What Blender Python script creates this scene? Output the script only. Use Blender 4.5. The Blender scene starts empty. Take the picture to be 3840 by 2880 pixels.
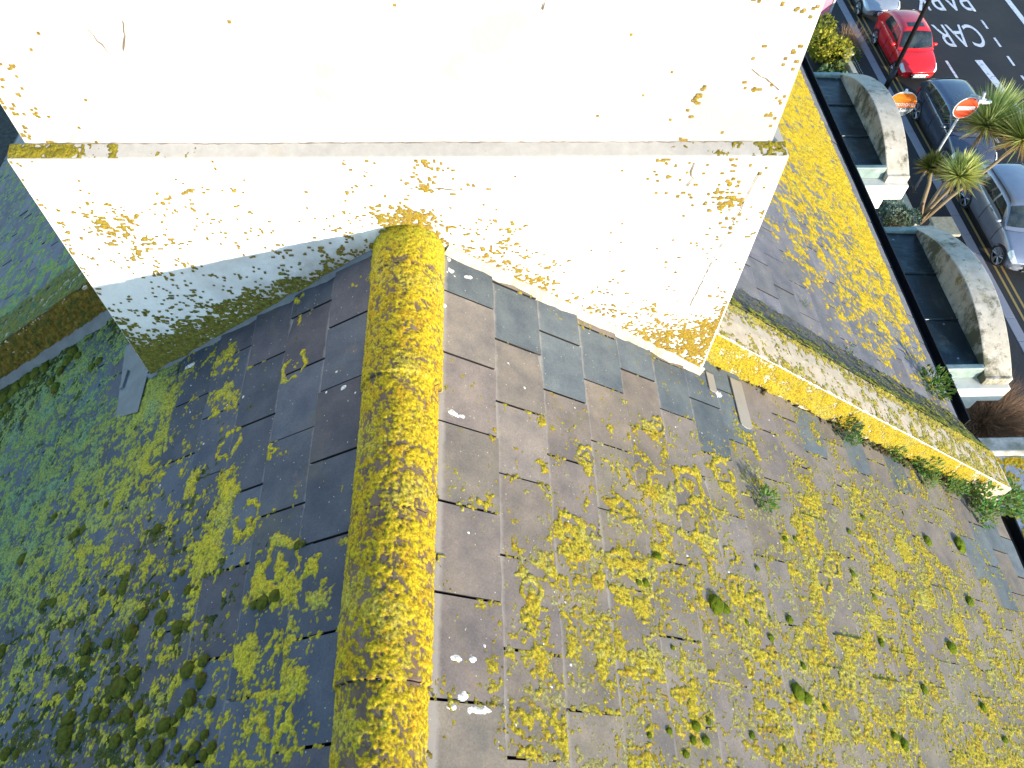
import bpy, math, random
import numpy as np
from mathutils import Vector, Matrix, noise as mnoise
R = math.radians
random.seed(7); rng = np.random.default_rng(11)
scene = bpy.context.scene
COL = scene.collection

# ------------------------------------------------------------------ camera
PITCH, YAW, ROLL = 0.97236, -0.06962, 0.04134
CAM = Vector((0.2737, -1.9909, 1.9302))
def cam_axes():
    fw = Vector((0, math.cos(PITCH), -math.sin(PITCH))); up = Vector((0, math.sin(PITCH), math.cos(PITCH))); rt = Vector((1, 0, 0))
    rz = Matrix.Rotation(YAW, 3, 'Z'); fw, up, rt = rz @ fw, rz @ up, rz @ rt
    c, s = math.cos(ROLL), math.sin(ROLL)
    return c * rt + s * up, -s * rt + c * up, fw
rt, up, fw = cam_axes()
cd = bpy.data.cameras.new('camera'); cam = bpy.data.objects.new('camera', cd); COL.objects.link(cam)
m = Matrix((rt, up, -fw)).transposed().to_4x4(); m.translation = CAM; cam.matrix_world = m
cd.sensor_fit = 'HORIZONTAL'; cd.sensor_width = 36.0; cd.lens = 2752.0 / 3840.0 * 36.0
cd.clip_start = 0.05; cd.clip_end = 600.0
scene.camera = cam

# ------------------------------------------------------------------ light
AZ, EL = R(34.0), R(7.8)            # azimuth from -Y towards +X, elevation
SUN_DIR = Vector((math.sin(AZ) * math.cos(EL), -math.cos(AZ) * math.cos(EL), math.sin(EL)))
w = bpy.data.worlds.new('World'); scene.world = w; w.use_nodes = True
nt = w.node_tree; bg = nt.nodes['Background']
sky = nt.nodes.new('ShaderNodeTexSky'); sky.sky_type = 'NISHITA'; sky.sun_disc = False
sky.sun_elevation = EL; sky.sun_rotation = math.atan2(SUN_DIR.x, SUN_DIR.y)
nt.links.new(sky.outputs[0], bg.inputs[0]); bg.inputs[1].default_value = 0.15; sky.ozone_density = 2.6; sky.dust_density = 0.3
sl = bpy.data.lights.new('sun', 'SUN'); sl.energy = 2.1; sl.angle = R(0.5); sl.color = (1.0, 0.93, 0.82)
so = bpy.data.objects.new('sun', sl); COL.objects.link(so)
so.rotation_euler = (-SUN_DIR).to_track_quat('-Z', 'Y').to_euler(); so.location = (20, -30, 20)
scene.view_settings.view_transform = 'Standard'; scene.view_settings.look = 'None'
scene.view_settings.exposure = 2.1; scene.view_settings.gamma = 1.0

# ------------------------------------------------------------------ helpers
def tag(o, label=None, cat=None, group=None, kind=None):
    if label: o['label'] = label
    if cat: o['category'] = cat
    if group: o['group'] = group
    if kind: o['kind'] = kind
    return o
def empty(name, loc=(0, 0, 0), rz=0.0):
    o = bpy.data.objects.new(name, None); COL.objects.link(o); o.location = loc; o.rotation_euler = (0, 0, rz); o.empty_display_size = 0.1
    return o
def mkobj(name, me, mats, parent=None, smooth=False):
    o = bpy.data.objects.new(name, me); COL.objects.link(o)
    for mt in (mats if isinstance(mats, (list, tuple)) else [mats]): me.materials.append(mt)
    if parent: o.parent = parent
    if smooth:
        me.polygons.foreach_set('use_smooth', np.ones(len(me.polygons), bool))
    return o
def fast_mesh(name, V, F, cols=None, smooth=False):
    """V (n,3) array, F (m,4) quad index array"""
    V = np.ascontiguousarray(V, np.float32); F = np.ascontiguousarray(F, np.int32)
    me = bpy.data.meshes.new(name); me.vertices.add(len(V)); me.vertices.foreach_set('co', V.ravel())
    k = F.shape[1]
    me.loops.add(F.size); me.loops.foreach_set('vertex_index', F.ravel())
    me.polygons.add(len(F)); me.polygons.foreach_set('loop_start', np.arange(0, F.size, k, dtype=np.int32))
    me.polygons.foreach_set('use_smooth', np.full(len(F), smooth, bool))
    if cols is not None:
        a = me.color_attributes.new('col', 'FLOAT_COLOR', 'POINT')
        c = np.ones((len(V), 4), np.float32); c[:, :3] = cols; a.data.foreach_set('color', c.ravel())
    me.update(calc_edges=True); me.validate()
    return me
class MB:
    """mesh builder: boxes, quads, tubes with a colour per vertex"""
    def __init__(s): s.v = []; s.f = []; s.c = []; s.m = []
    def add(s, vs, fs, col=(1, 1, 1), mi=0):
        b = len(s.v); s.v += [tuple(p) for p in vs]; s.f += [tuple(i + b for i in f) for f in fs]; s.c += [col] * len(vs); s.m += [mi] * len(fs); return s
    def box(s, x0, x1, y0, y1, z0, z1, col=(1, 1, 1), mi=0, M=None):
        p = [Vector((x, y, z)) for z in (z0, z1) for y in (y0, y1) for x in (x0, x1)]
        if M: p = [M @ q for q in p]
        return s.add(p, [(0, 2, 3, 1), (4, 5, 7, 6), (0, 1, 5, 4), (2, 6, 7, 3), (0, 4, 6, 2), (1, 3, 7, 5)], col, mi)
    def tube(s, pts, rad, n=8, col=(1, 1, 1), mi=0, cap=True):
        rings = []; pts = [Vector(p) for p in pts]
        if not isinstance(rad, (list, tuple)): rad = [rad] * len(pts)
        for i, p in enumerate(pts):
            d = (pts[min(i + 1, len(pts) - 1)] - pts[max(i - 1, 0)]).normalized()
            a = d.orthogonal().normalized() if i == 0 else (rings_a - d * rings_a.dot(d)).normalized()
            rings_a = a; b = d.cross(a)
            rings.append([p + (a * math.cos(2 * math.pi * k / n) + b * math.sin(2 * math.pi * k / n)) * rad[i] for k in range(n)])
        vs = [q for r_ in rings for q in r_]; fs = []
        for i in range(len(pts) - 1):
            for k in range(n):
                fs.append((i * n + k, i * n + (k + 1) % n, (i + 1) * n + (k + 1) % n, (i + 1) * n + k))
        if cap: fs += [tuple(range(n - 1, -1, -1)), tuple(range((len(pts) - 1) * n, len(pts) * n))]
        return s.add(vs, fs, col, mi)
    def build(s, name, mats, parent=None, smooth=False, bevel=0.0):
        me = bpy.data.meshes.new(name); me.from_pydata(s.v, [], s.f); me.update()
        a = me.color_attributes.new('col', 'FLOAT_COLOR', 'POINT')
        c = np.ones((len(s.v), 4), np.float32); c[:, :3] = np.array(s.c, np.float32); a.data.foreach_set('color', c.ravel())
        me.polygons.foreach_set('material_index', np.array(s.m, np.int32))
        o = mkobj(name, me, mats, parent, smooth)
        if bevel:
            b = o.modifiers.new('bevel', 'BEVEL'); b.width = bevel; b.segments = 2; b.limit_method = 'ANGLE'
        return o

# ---- numpy gradient noise
def pn(x, y, seed=0):
    x = np.asarray(x, float); y = np.asarray(y, float)
    xi = np.floor(x).astype(np.int64); yi = np.floor(y).astype(np.int64); xf = x - xi; yf = y - yi
    def g(ix, iy, dx, dy):
        h = (ix * 374761393 + iy * 668265263 + seed * 1442695041) & 0xffffffff
        h = ((h ^ (h >> 13)) * 1274126177) & 0xffffffff; h = h ^ (h >> 16)
        a = (h & 0xffff) * (2 * math.pi / 65536.0)
        return np.cos(a) * dx + np.sin(a) * dy
    u = xf * xf * xf * (xf * (xf * 6 - 15) + 10); v = yf * yf * yf * (yf * (yf * 6 - 15) + 10)
    a = g(xi, yi, xf, yf); b = g(xi + 1, yi, xf - 1, yf); c = g(xi, yi + 1, xf, yf - 1); d = g(xi + 1, yi + 1, xf - 1, yf - 1)
    return (a + (b - a) * u + (c - a) * v + (a - b - c + d) * u * v) * 1.55
def hash01(i, j, seed=0):
    h = (np.asarray(i, np.int64) * 73856093 ^ np.asarray(j, np.int64) * 19349663 ^ (seed * 83492791)) & 0xffffffff
    h = ((h ^ (h >> 15)) * 2246822519) & 0xffffffff; h = ((h ^ (h >> 13)) * 3266489917) & 0xffffffff; h ^= h >> 16
    return (h & 0xfffff) / float(0x100000)
def probit(p):
    p = np.clip(p, 2e-4, 1 - 2e-4)
    t = np.sqrt(-2 * np.log(np.minimum(p, 1 - p)))
    z = t - (2.30753 + 0.27061 * t) / (1 + 0.99229 * t + 0.04481 * t * t)
    return np.where(p < 0.5, -z, z)
def idw(pts, a, b, power=3.0, soft=0.03):
    num = np.zeros_like(a); den = np.zeros_like(a)
    for (pa, pb, d) in pts:
        wgt = 1.0 / (((a - pa) ** 2 + (b - pb) ** 2 + soft * soft) ** (power / 2)); num += wgt * d; den += wgt
    return num / den

# ------------------------------------------------------------------ materials
def material(name):
    mt = bpy.data.materials.new(name); mt.use_nodes = True
    return mt, mt.node_tree, mt.node_tree.nodes['Principled BSDF']
def N(nt, typ, **kw):
    n = nt.nodes.new(typ)
    for k, v in kw.items():
        if k.startswith('i_'):
            key = k[2:]; n.inputs[int(key) if key.isdigit() else key.replace('_', ' ')].default_value = v
        else: setattr(n, k, v)
    return n
def noise_node(nt, scale, detail=4, rough=0.55, coord='Object', vec_scale=None):
    tc = N(nt, 'ShaderNodeTexCoord'); t = N(nt, 'ShaderNodeTexNoise'); t.inputs['Scale'].default_value = scale; t.inputs['Detail'].default_value = detail; t.inputs['Roughness'].default_value = rough
    src = tc.outputs[coord]
    if vec_scale:
        mp = N(nt, 'ShaderNodeMapping'); mp.inputs['Scale'].default_value = vec_scale; nt.links.new(src, mp.inputs['Vector']); src = mp.outputs['Vector']
    nt.links.new(src, t.inputs['Vector']); return t
def ramp(nt, src, stops):
    r_ = N(nt, 'ShaderNodeValToRGB'); e = r_.color_ramp.elements
    while len(e) < len(stops): e.new(0.5)
    for el, (p, c) in zip(e, stops): el.position = p; el.color = (*c, 1) if len(c) == 3 else c
    nt.links.new(src, r_.inputs[0]); return r_
def mixc(nt, fac, a, b, blend='MIX'):
    mx = N(nt, 'ShaderNodeMix', data_type='RGBA', blend_type=blend)
    for sock, val in ((mx.inputs[0], fac), (mx.inputs[6], a), (mx.inputs[7], b)):
        if hasattr(val, 'links') or hasattr(val, 'is_output'): nt.links.new(val, sock)
        elif isinstance(val, (int, float)): sock.default_value = val
        else: sock.default_value = (*val, 1)
    return mx.outputs[2]
def bump(nt, bsdf, src, strength=0.3, dist=0.004):
    b = N(nt, 'ShaderNodeBump'); b.inputs['Strength'].default_value = strength; b.inputs['Distance'].default_value = dist
    nt.links.new(src, b.inputs['Height']); nt.links.new(b.outputs[0], bsdf.inputs['Normal']); return b
def simple(name, col, rough=0.6, metal=0.0, nscale=12.0, var=0.25, bstr=0.0, coat=0.0, dirt=None, dirt_scale=3.0, dirt_amt=(0.55, 0.75), bdist=0.004):
    mt, nt, b = material(name)
    t = noise_node(nt, nscale, 5, 0.6)
    r_ = ramp(nt, t.outputs[0], [(0.3, tuple(c * (1 - var) for c in col)), (0.7, tuple(min(1, c * (1 + var)) for c in col))])
    out = r_.outputs[0]
    if dirt:
        t2 = noise_node(nt, dirt_scale, 8, 0.65); r2 = ramp(nt, t2.outputs[0], [(dirt_amt[0], (0, 0, 0)), (dirt_amt[1], (1, 1, 1))])
        out = mixc(nt, r2.outputs[0], out, dirt)
    nt.links.new(out, b.inputs['Base Color'])
    b.inputs['Roughness'].default_value = rough; b.inputs['Metallic'].default_value = metal
    if coat: b.inputs['Coat Weight'].default_value = coat; b.inputs['Coat Roughness'].default_value = 0.08
    if bstr: bump(nt, b, noise_node(nt, nscale * 4, 6, 0.65).outputs[0], bstr, bdist)
    return mt
def attr_mat(name, rough=0.9, nscale=180.0, var=0.35, bstr=0.5, bdist=0.003, spec=0.3, translucent=0.0, grain=0):
    mt, nt, b = material(name)
    at = N(nt, 'ShaderNodeAttribute', attribute_name='col')
    t = noise_node(nt, nscale, 5, 0.7)
    r_ = ramp(nt, t.outputs[0], [(0.3, (1 - var,) * 3), (0.7, (1 + var,) * 3)])
    c = mixc(nt, 1.0, at.outputs['Color'], r_.outputs[0], 'MULTIPLY')
    if grain:
        vo = N(nt, 'ShaderNodeTexVoronoi'); tc = N(nt, 'ShaderNodeTexCoord'); nt.links.new(tc.outputs['Object'], vo.inputs['Vector']); vo.inputs['Scale'].default_value = grain
        rv = ramp(nt, vo.outputs['Distance'], [(0.20, (1.10, 1.10, 1.08)), (0.45, (1.0, 1.0, 1.0)), (0.72, (0.70, 0.67, 0.62))]); c = mixc(nt, 1.0, c, rv.outputs[0], 'MULTIPLY')
    nt.links.new(c, b.inputs['Base Color']); b.inputs['Roughness'].default_value = rough; b.inputs['Specular IOR Level'].default_value = spec
    if bstr: bump(nt, b, t.outputs[0], bstr, bdist)
    if translucent:
        b.inputs['Subsurface Weight'].default_value = 0.0
        tr = N(nt, 'ShaderNodeBsdfTranslucent'); nt.links.new(c, tr.inputs[0]); ms = N(nt, 'ShaderNodeMixShader'); ms.inputs[0].default_value = translucent
        nt.links.new(b.outputs[0], ms.inputs[1]); nt.links.new(tr.outputs[0], ms.inputs[2]); nt.links.new(ms.outputs[0], nt.nodes['Material Output'].inputs[0])
    return mt

def slate_mat():
    mt, nt, b = material('slate')
    at = N(nt, 'ShaderNodeAttribute', attribute_name='col')
    uv = N(nt, 'ShaderNodeUVMap', uv_map='UVMap'); sx = N(nt, 'ShaderNodeSeparateXYZ'); nt.links.new(uv.outputs[0], sx.inputs[0])
    t1 = noise_node(nt, 9, 6, 0.6); r1 = ramp(nt, t1.outputs[0], [(0.32, (0.72, 0.74, 0.80)), (0.68, (1.22, 1.18, 1.12))])
    c = mixc(nt, 1.0, at.outputs['Color'], r1.outputs[0], 'MULTIPLY')
    t2 = noise_node(nt, 160, 4, 0.7); r2 = ramp(nt, t2.outputs[0], [(0.3, (0.8, 0.8, 0.8)), (0.7, (1.2, 1.2, 1.2))])
    c = mixc(nt, 1.0, c, r2.outputs[0], 'MULTIPLY')
    # pale band just under the course above, dark grime and painted gap shade in the side joints
    t3 = noise_node(nt, 26, 3, 0.6)
    ad = N(nt, 'ShaderNodeMath', operation='ADD'); mu = N(nt, 'ShaderNodeMath', operation='MULTIPLY'); mu.inputs[1].default_value = 0.10
    nt.links.new(t3.outputs[0], mu.inputs[0]); nt.links.new(mu.outputs[0], ad.inputs[0]); nt.links.new(sx.outputs[0], ad.inputs[1])
    r3 = ramp(nt, ad.outputs[0], [(0.085, (0.8, 0.8, 0.8)), (0.15, (0, 0, 0))])
    c = mixc(nt, r3.outputs[0], c, (0.29, 0.262, 0.235))
    # pale lichen freckles
    vo = N(nt, 'ShaderNodeTexVoronoi'); tc = N(nt, 'ShaderNodeTexCoord'); nt.links.new(tc.outputs['Object'], vo.inputs['Vector']); vo.inputs['Scale'].default_value = 70
    r4 = ramp(nt, vo.outputs['Distance'], [(0.10, (1, 1, 1)), (0.17, (0, 0, 0))])
    sc = N(nt, 'ShaderNodeSeparateColor'); nt.links.new(vo.outputs['Color'], sc.inputs[0])
    gt = N(nt, 'ShaderNodeMath', operation='GREATER_THAN'); gt.inputs[1].default_value = 0.86; nt.links.new(sc.outputs[0], gt.inputs[0])
    ml = N(nt, 'ShaderNodeMath', operation='MULTIPLY'); nt.links.new(gt.outputs[0], ml.inputs[0]); nt.links.new(r4.outputs[0], ml.inputs[1])
    c = mixc(nt, ml.outputs[0], c, (0.45, 0.43, 0.30))
    # thin greenish film
    t5 = noise_node(nt, 3.2, 7, 0.7); r5 = ramp(nt, t5.outputs[0], [(0.55, (0, 0, 0)), (0.75, (0.45, 0.45, 0.45))])
    c = mixc(nt, r5.outputs[0], c, (0.16, 0.14, 0.075))
    # rusty blotches
    t6 = noise_node(nt, 7.5, 5, 0.6); r6 = ramp(nt, t6.outputs[0], [(0.66, (0, 0, 0)), (0.76, (0.35, 0.35, 0.35))])
    c = mixc(nt, r6.outputs[0], c, (0.30, 0.17, 0.10))
    nt.links.new(c, b.inputs['Base Color'])
    b.inputs['Roughness'].default_value = 0.75; b.inputs['Specular IOR Level'].default_value = 0.28
    bump(nt, b, t2.outputs[0], 0.35, 0.002)
    return mt
M = {}
M['slate'] = slate_mat()
M['crust'] = attr_mat('lichen', 0.92, 230, 0.40, 0.9, 0.004, grain=135)
M['moss'] = attr_mat('moss', 0.95, 320, 0.55, 1.0, 0.006, 0.1, grain=150)
M['leaf'] = attr_mat('leaf', 0.5, 30, 0.3, 0.0, spec=0.4, translucent=0.42)
M['dry'] = attr_mat('dry_stem', 0.8, 30, 0.3, 0.0, translucent=0.2)
M['grime_shade'] = simple('joint_grime_shade', (0.030, 0.024, 0.018), 0.95)  # slate edge faces: joint dirt and gap shade put into one dark colour
M['shade_deck'] = simple('shade_underlay', (0.012, 0.012, 0.013), 0.9)  # near-black so the open joints show painted shade
def render_mat(name, stain, lo):
    mt, nt, b = material(name)
    t = noise_node(nt, 5, 6, 0.6); r_ = ramp(nt, t.outputs[0], [(0.3, (0.80, 0.77, 0.72)), (0.65, (0.86, 0.84, 0.80))])
    t2 = noise_node(nt, 2.6, 10, 0.80); r2 = ramp(nt, t2.outputs[0], [(0.565, (0, 0, 0)), (0.76, (0.85, 0.85, 0.85))])
    c = mixc(nt, r2.outputs[0], r_.outputs[0], (0.30, 0.235, 0.155))
    t5 = noise_node(nt, 55, 8, 0.8, vec_scale=(1, 1, 1.6)); r5 = ramp(nt, t5.outputs[0], [(0.635, (0, 0, 0)), (0.70, (0.7, 0.7, 0.7))])
    c = mixc(nt, r5.outputs[0], c, (0.33, 0.24, 0.13))
    # broad soft weather stains and a dirty splash zone just above the roof line
    t6 = noise_node(nt, 1.7, 5, 0.6); r6 = ramp(nt, t6.outputs[0], [(lo, (0, 0, 0)), (lo + .22, (0.95, 0.95, 0.95))])
    c = mixc(nt, r6.outputs[0], c, stain)
    tc = N(nt, 'ShaderNodeTexCoord'); sp = N(nt, 'ShaderNodeSeparateXYZ'); nt.links.new(tc.outputs['Object'], sp.inputs[0])
    ab = N(nt, 'ShaderNodeMath', operation='ABSOLUTE'); nt.links.new(sp.outputs[0], ab.inputs[0])
    ma = N(nt, 'ShaderNodeMath', operation='MULTIPLY_ADD'); ma.inputs[1].default_value = 0.708; nt.links.new(ab.outputs[0], ma.inputs[0]); nt.links.new(sp.outputs[2], ma.inputs[2])
    t7 = noise_node(nt, 8, 9, 0.75); mb_ = N(nt, 'ShaderNodeMath', operation='MULTIPLY_ADD'); mb_.inputs[1].default_value = 0.55; nt.links.new(t7.outputs[0], mb_.inputs[0]); nt.links.new(ma.outputs[0], mb_.inputs[2])
    r7 = ramp(nt, mb_.outputs[0], [(0.20, (0.9, 0.9, 0.9)), (0.40, (0, 0, 0))])
    c = mixc(nt, r7.outputs[0], c, (0.36, 0.275, 0.20))
    nt.links.new(c, b.inputs['Base Color']); b.inputs['Roughness'].default_value = 0.8
    t3 = noise_node(nt, 38, 7, 0.6); bump(nt, b, t3.outputs[0], 0.5, 0.006)
    return mt
M['render'] = render_mat('white_render', (0.385, 0.345, 0.285), .46)
M['render_shaft'] = render_mat('stained_white_render', (0.335, 0.312, 0.272), .36)
M['ledge'] = simple('shaded_dirty_render', (0.365, 0.34, 0.305), 0.85, 0, 30, 0.10, 0.3, dirt=(0.36, 0.31, 0.24), dirt_scale=9, dirt_amt=(0.60, 0.8))  # base tone lowered to stand for grazing sun on the ledge, plus dirt
M['crack'] = simple('crack', (0.15, 0.105, 0.06), 0.9)
M['mortar'] = simple('mortar', (0.42, 0.36, 0.28), 0.9, 0, 40, 0.25, 0.6, dirt=(0.14, 0.12, 0.09), dirt_scale=7)
M['coping'] = simple('coping_render', (0.44, 0.36, 0.26), 0.9, 0, 18, 0.15, 0.5, dirt=(0.30, 0.25, 0.09), dirt_scale=3.5, dirt_amt=(0.58, 0.76))
M['fillet'] = simple('dark_mortar', (0.13, 0.12, 0.105), 0.95, 0, 30, 0.5, 1.0, dirt=(0.40, 0.33, 0.22), dirt_scale=6, dirt_amt=(0.62, 0.72), bdist=0.01)
M['flash'] = simple('lead_flashing', (0.16, 0.165, 0.17), 0.55, 0.2, 14, 0.2, 0.2)
M['zinc'] = simple('lead_tab', (0.30, 0.265, 0.225), 0.5, 0.1, 8, 0.06, 0.08)
M['tile'] = simple('ridge_clay', (0.13, 0.085, 0.055), 0.9, 0, 22, 0.4, 0.7, dirt=(0.30, 0.21, 0.15), dirt_scale=8)
M['gutter'] = simple('black_gutter', (0.010, 0.010, 0.012), 0.45, 0, 20, 0.3)
def lead_mat():
    mt, nt, b = material('lead_roofing')
    t = noise_node(nt, 3.5, 8, 0.65); r_ = ramp(nt, t.outputs[0], [(0.3, (0.013, 0.019, 0.024)), (0.55, (0.024, 0.035, 0.038)), (0.75, (0.11, 0.14, 0.13))])
    c = r_.outputs[0]
    t2 = noise_node(nt, 5, 8, 0.7, vec_scale=(3, .5, 1)); r2 = ramp(nt, t2.outputs[0], [(0.58, (0, 0, 0)), (0.72, (0.6, 0.6, 0.6))]); c = mixc(nt, r2.outputs[0], c, (0.10, 0.115, 0.10))
    vo = N(nt, 'ShaderNodeTexVoronoi'); tc = N(nt, 'ShaderNodeTexCoord'); nt.links.new(tc.outputs['Object'], vo.inputs['Vector']); vo.inputs['Scale'].default_value = 9
    r3 = ramp(nt, vo.outputs['Distance'], [(0.05, (1, 1, 1)), (0.11, (0, 0, 0))]); sc = N(nt, 'ShaderNodeSeparateColor'); nt.links.new(vo.outputs['Color'], sc.inputs[0]); gt = N(nt, 'ShaderNodeMath', operation='GREATER_THAN'); gt.inputs[1].default_value = .72; nt.links.new(sc.outputs[0], gt.inputs[0]); ml = N(nt, 'ShaderNodeMath', operation='MULTIPLY'); nt.links.new(gt.outputs[0], ml.inputs[0]); nt.links.new(r3.outputs[0], ml.inputs[1]); c = mixc(nt, ml.outputs[0], c, (0.30, 0.32, 0.32))
    nt.links.new(c, b.inputs['Base Color']); b.inputs['Metallic'].default_value = 0.35; b.inputs['Roughness'].default_value = 0.30
    bump(nt, b, noise_node(nt, 6, 3, 0.5, vec_scale=(1, 3, 1)).outputs[0], 0.25, 0.02)
    return mt
M['lead'] = lead_mat()
M['verdigris'] = simple('verdigris_edge', (0.22, 0.29, 0.26), 0.6, 0.1, 10, 0.2, 0.1, dirt=(0.55, 0.55, 0.5), dirt_scale=6)
M['stucco'] = simple('stucco', (0.74, 0.70, 0.60), 0.85, 0, 9, 0.07, 0.35, dirt=(0.50, 0.42, 0.28), dirt_scale=2.5, dirt_amt=(0.58, 0.8))
def mossy_stucco(name, amt):
    mt, nt, b = material(name)
    t = noise_node(nt, 9, 5, 0.6); r_ = ramp(nt, t.outputs[0], [(0.3, (0.40, 0.345, 0.26)), (0.7, (0.58, 0.52, 0.42))]); c = r_.outputs[0]
    t2 = noise_node(nt, 4.0, 9, 0.75, vec_scale=(1, 1, 0.5)); r2 = ramp(nt, t2.outputs[0], [(amt, (0, 0, 0)), (amt + 0.10, (0.9, 0.9, 0.9))]); c = mixc(nt, r2.outputs[0], c, (0.075, 0.075, 0.035))
    t3 = noise_node(nt, 14, 9, 0.75); r3 = ramp(nt, t3.outputs[0], [(0.58, (0, 0, 0)), (0.66, (0.85, 0.85, 0.85))]); c = mixc(nt, r3.outputs[0], c, (0.10, 0.10, 0.06))
    t4 = noise_node(nt, 6, 8, 0.7); r4 = ramp(nt, t4.outputs[0], [(0.62, (0, 0, 0)), (0.68, (0.9, 0.9, 0.9))]); c = mixc(nt, r4.outputs[0], c, (0.24, 0.20, 0.03))
    nt.links.new(c, b.inputs['Base Color']); b.inputs['Roughness'].default_value = 0.9; bump(nt, b, t3.outputs[0], 0.6, 0.006)
    return mt
M['pediment'] = mossy_stucco('lichen_spotted_stucco', 0.53)
M['pediment_in'] = mossy_stucco('mossy_stucco', 0.46)
M['asphalt'] = simple('asphalt', (0.024, 0.0235, 0.024), 0.9, 0, 60, 0.35, 0.4, dirt=(0.040, 0.035, 0.030), dirt_scale=0.35, dirt_amt=(0.45, 0.65))
M['paving'] = simple('paving', (0.030, 0.027, 0.026), 0.9, 0, 30, 0.3, 0.3)
M['kerb'] = simple('granite_kerb', (0.27, 0.25, 0.27), 0.8, 0, 40, 0.2, 0.3)
M['earth'] = simple('garden_soil', (0.045, 0.040, 0.030), 0.95, 0, 8, 0.5, 0.6)
M['white_paint'] = simple('road_paint_white', (0.75, 0.72, 0.72), 0.8, 0, 30, 0.12, dirt=(0.16, 0.155, 0.155), dirt_scale=7, dirt_amt=(0.52, 0.68))
M['yellow_paint'] = simple('road_paint_yellow', (0.36, 0.235, 0.07), 0.8, 0, 30, 0.15, dirt=(0.2, 0.15, 0.08), dirt_scale=6, dirt_amt=(0.58, 0.75))
M['stone'] = simple('pale_stone', (0.55, 0.47, 0.33), 0.85, 0, 14, 0.15, 0.4)
M['iron'] = simple('black_iron', (0.018, 0.018, 0.018), 0.45, 0.3)
M['grey_metal'] = simple('galvanised', (0.48, 0.49, 0.49), 0.5, 0.3)
M['sign_red'] = simple('sign_red', (0.80, 0.075, 0.02), 0.4, 0, 5, 0.04)
M['sign_white'] = simple('sign_white', (0.82, 0.80, 0.80), 0.4, 0, 5, 0.03)
M['sign_orange'] = simple('sign_orange', (0.90, 0.20, 0.015), 0.4, 0, 5, 0.04)
M['sign_grey'] = simple('sign_grey', (0.13, 0.15, 0.16), 0.4, 0, 5, 0.05)
M['sign_pink'] = simple('sign_pink', (0.80, 0.24, 0.30), 0.5, 0, 5, 0.05)
M['rubber'] = simple('tyre_rubber', (0.016, 0.016, 0.017), 0.8)
M['rim'] = simple('alloy', (0.42, 0.42, 0.42), 0.35, 0.8)
M['plastic'] = simple('black_plastic', (0.02, 0.02, 0.022), 0.5)
M['lamp_red'] = simple('tail_lamp_red', (0.55, 0.02, 0.015), 0.2)
M['chrome'] = simple('chrome', (0.75, 0.75, 0.76), 0.15, 1.0)
def glossy(name, col, metal=0.0, rough=0.28, coat=0.8):
    mt, nt, b = material(name); t = noise_node(nt, 3, 4, 0.6); r_ = ramp(nt, t.outputs[0], [(0.3, tuple(c * .92 for c in col)), (0.7, tuple(min(1, c * 1.06) for c in col))])
    nt.links.new(r_.outputs[0], b.inputs['Base Color']); b.inputs['Metallic'].default_value = metal; b.inputs['Roughness'].default_value = rough
    b.inputs['Coat Weight'].default_value = coat; b.inputs['Coat Roughness'].default_value = 0.06; return mt
M['car_red'] = glossy('red_car_paint', (0.72, 0.012, 0.012))
M['car_navy'] = glossy('dark_car_paint', (0.11, 0.115, 0.15), 0.6, .25)
M['car_silver'] = glossy('silver_car_paint', (0.50, 0.51, 0.52), 0.6, 0.35)
M['car_grey'] = glossy('silver_blue_car_paint', (0.30, 0.32, 0.38), 0.6, 0.35)
def glass_mat():
    mt, nt, b = material('car_glass'); t = noise_node(nt, 2.5, 4, 0.6); r_ = ramp(nt, t.outputs[0], [(0.35, (0.010, 0.013, 0.014)), (0.7, (0.05, 0.06, 0.05))])
    nt.links.new(r_.outputs[0], b.inputs['Base Color']); b.inputs['Roughness'].default_value = 0.06; b.inputs['Specular IOR Level'].default_value = 0.8; return mt
M['glass'] = glass_mat()
M['lens'] = glossy('lamp_lens', (0.70, 0.70, 0.68), 0.2, 0.15)

# ------------------------------------------------------------------ measured positions (s down the slope, v towards the viewer, size or density)
DENS_R = [(.25,.314,0),(.251,.707,.02),(.252,1.187,.03),(.253,1.453,.02),(.254,1.684,.03),(.532,.186,0),(.519,.413,.01),(.502,.716,.05),(.489,.948,.08),(.49,1.258,.4),(.497,1.422,.5),(.485,1.612,.6),(.478,1.716,.45),(.807,.299,.01),(.781,.526,.08),(.746,.829,.15),(.716,1.094,.45),(.728,1.322,.6),(.702,1.531,.55),(.734,1.704,.55),(1.209,.263,.02),(1.16,.508,.2),(1.096,.833,.4),(1.04,1.114,.55),(.992,1.36,.6),(.949,1.577,.5),(1.605,.245,0),(1.584,.538,.3),(1.466,.942,.5),(1.382,1.228,.5),(1.309,1.476,.5),(2.073,.086,.05),(1.996,.296,.3),(1.869,.644,.45),(1.744,.986,.5),(1.637,1.279,.55),(1.517,1.61,.6),(2.462,.098,.2),(2.262,.547,.65),(2.096,.922,.6),(1.955,1.239,.55),(1.951,1.584,.6),(2.99,-.069,.05),(3.063,.062,.1),(2.981,.371,.6),(2.728,.807,.65),(2.455,1.276,.6),(3.625,.153,.3),(3.24,.714,.65),(3.218,1.081,.55),(2.883,1.529,.6),(3.986,.433,.15),(4.051,.708,.3),(3.67,1.144,.6),(3.515,1.492,.6),(4.597,.309,.03),(4.446,.179,0)]
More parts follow.
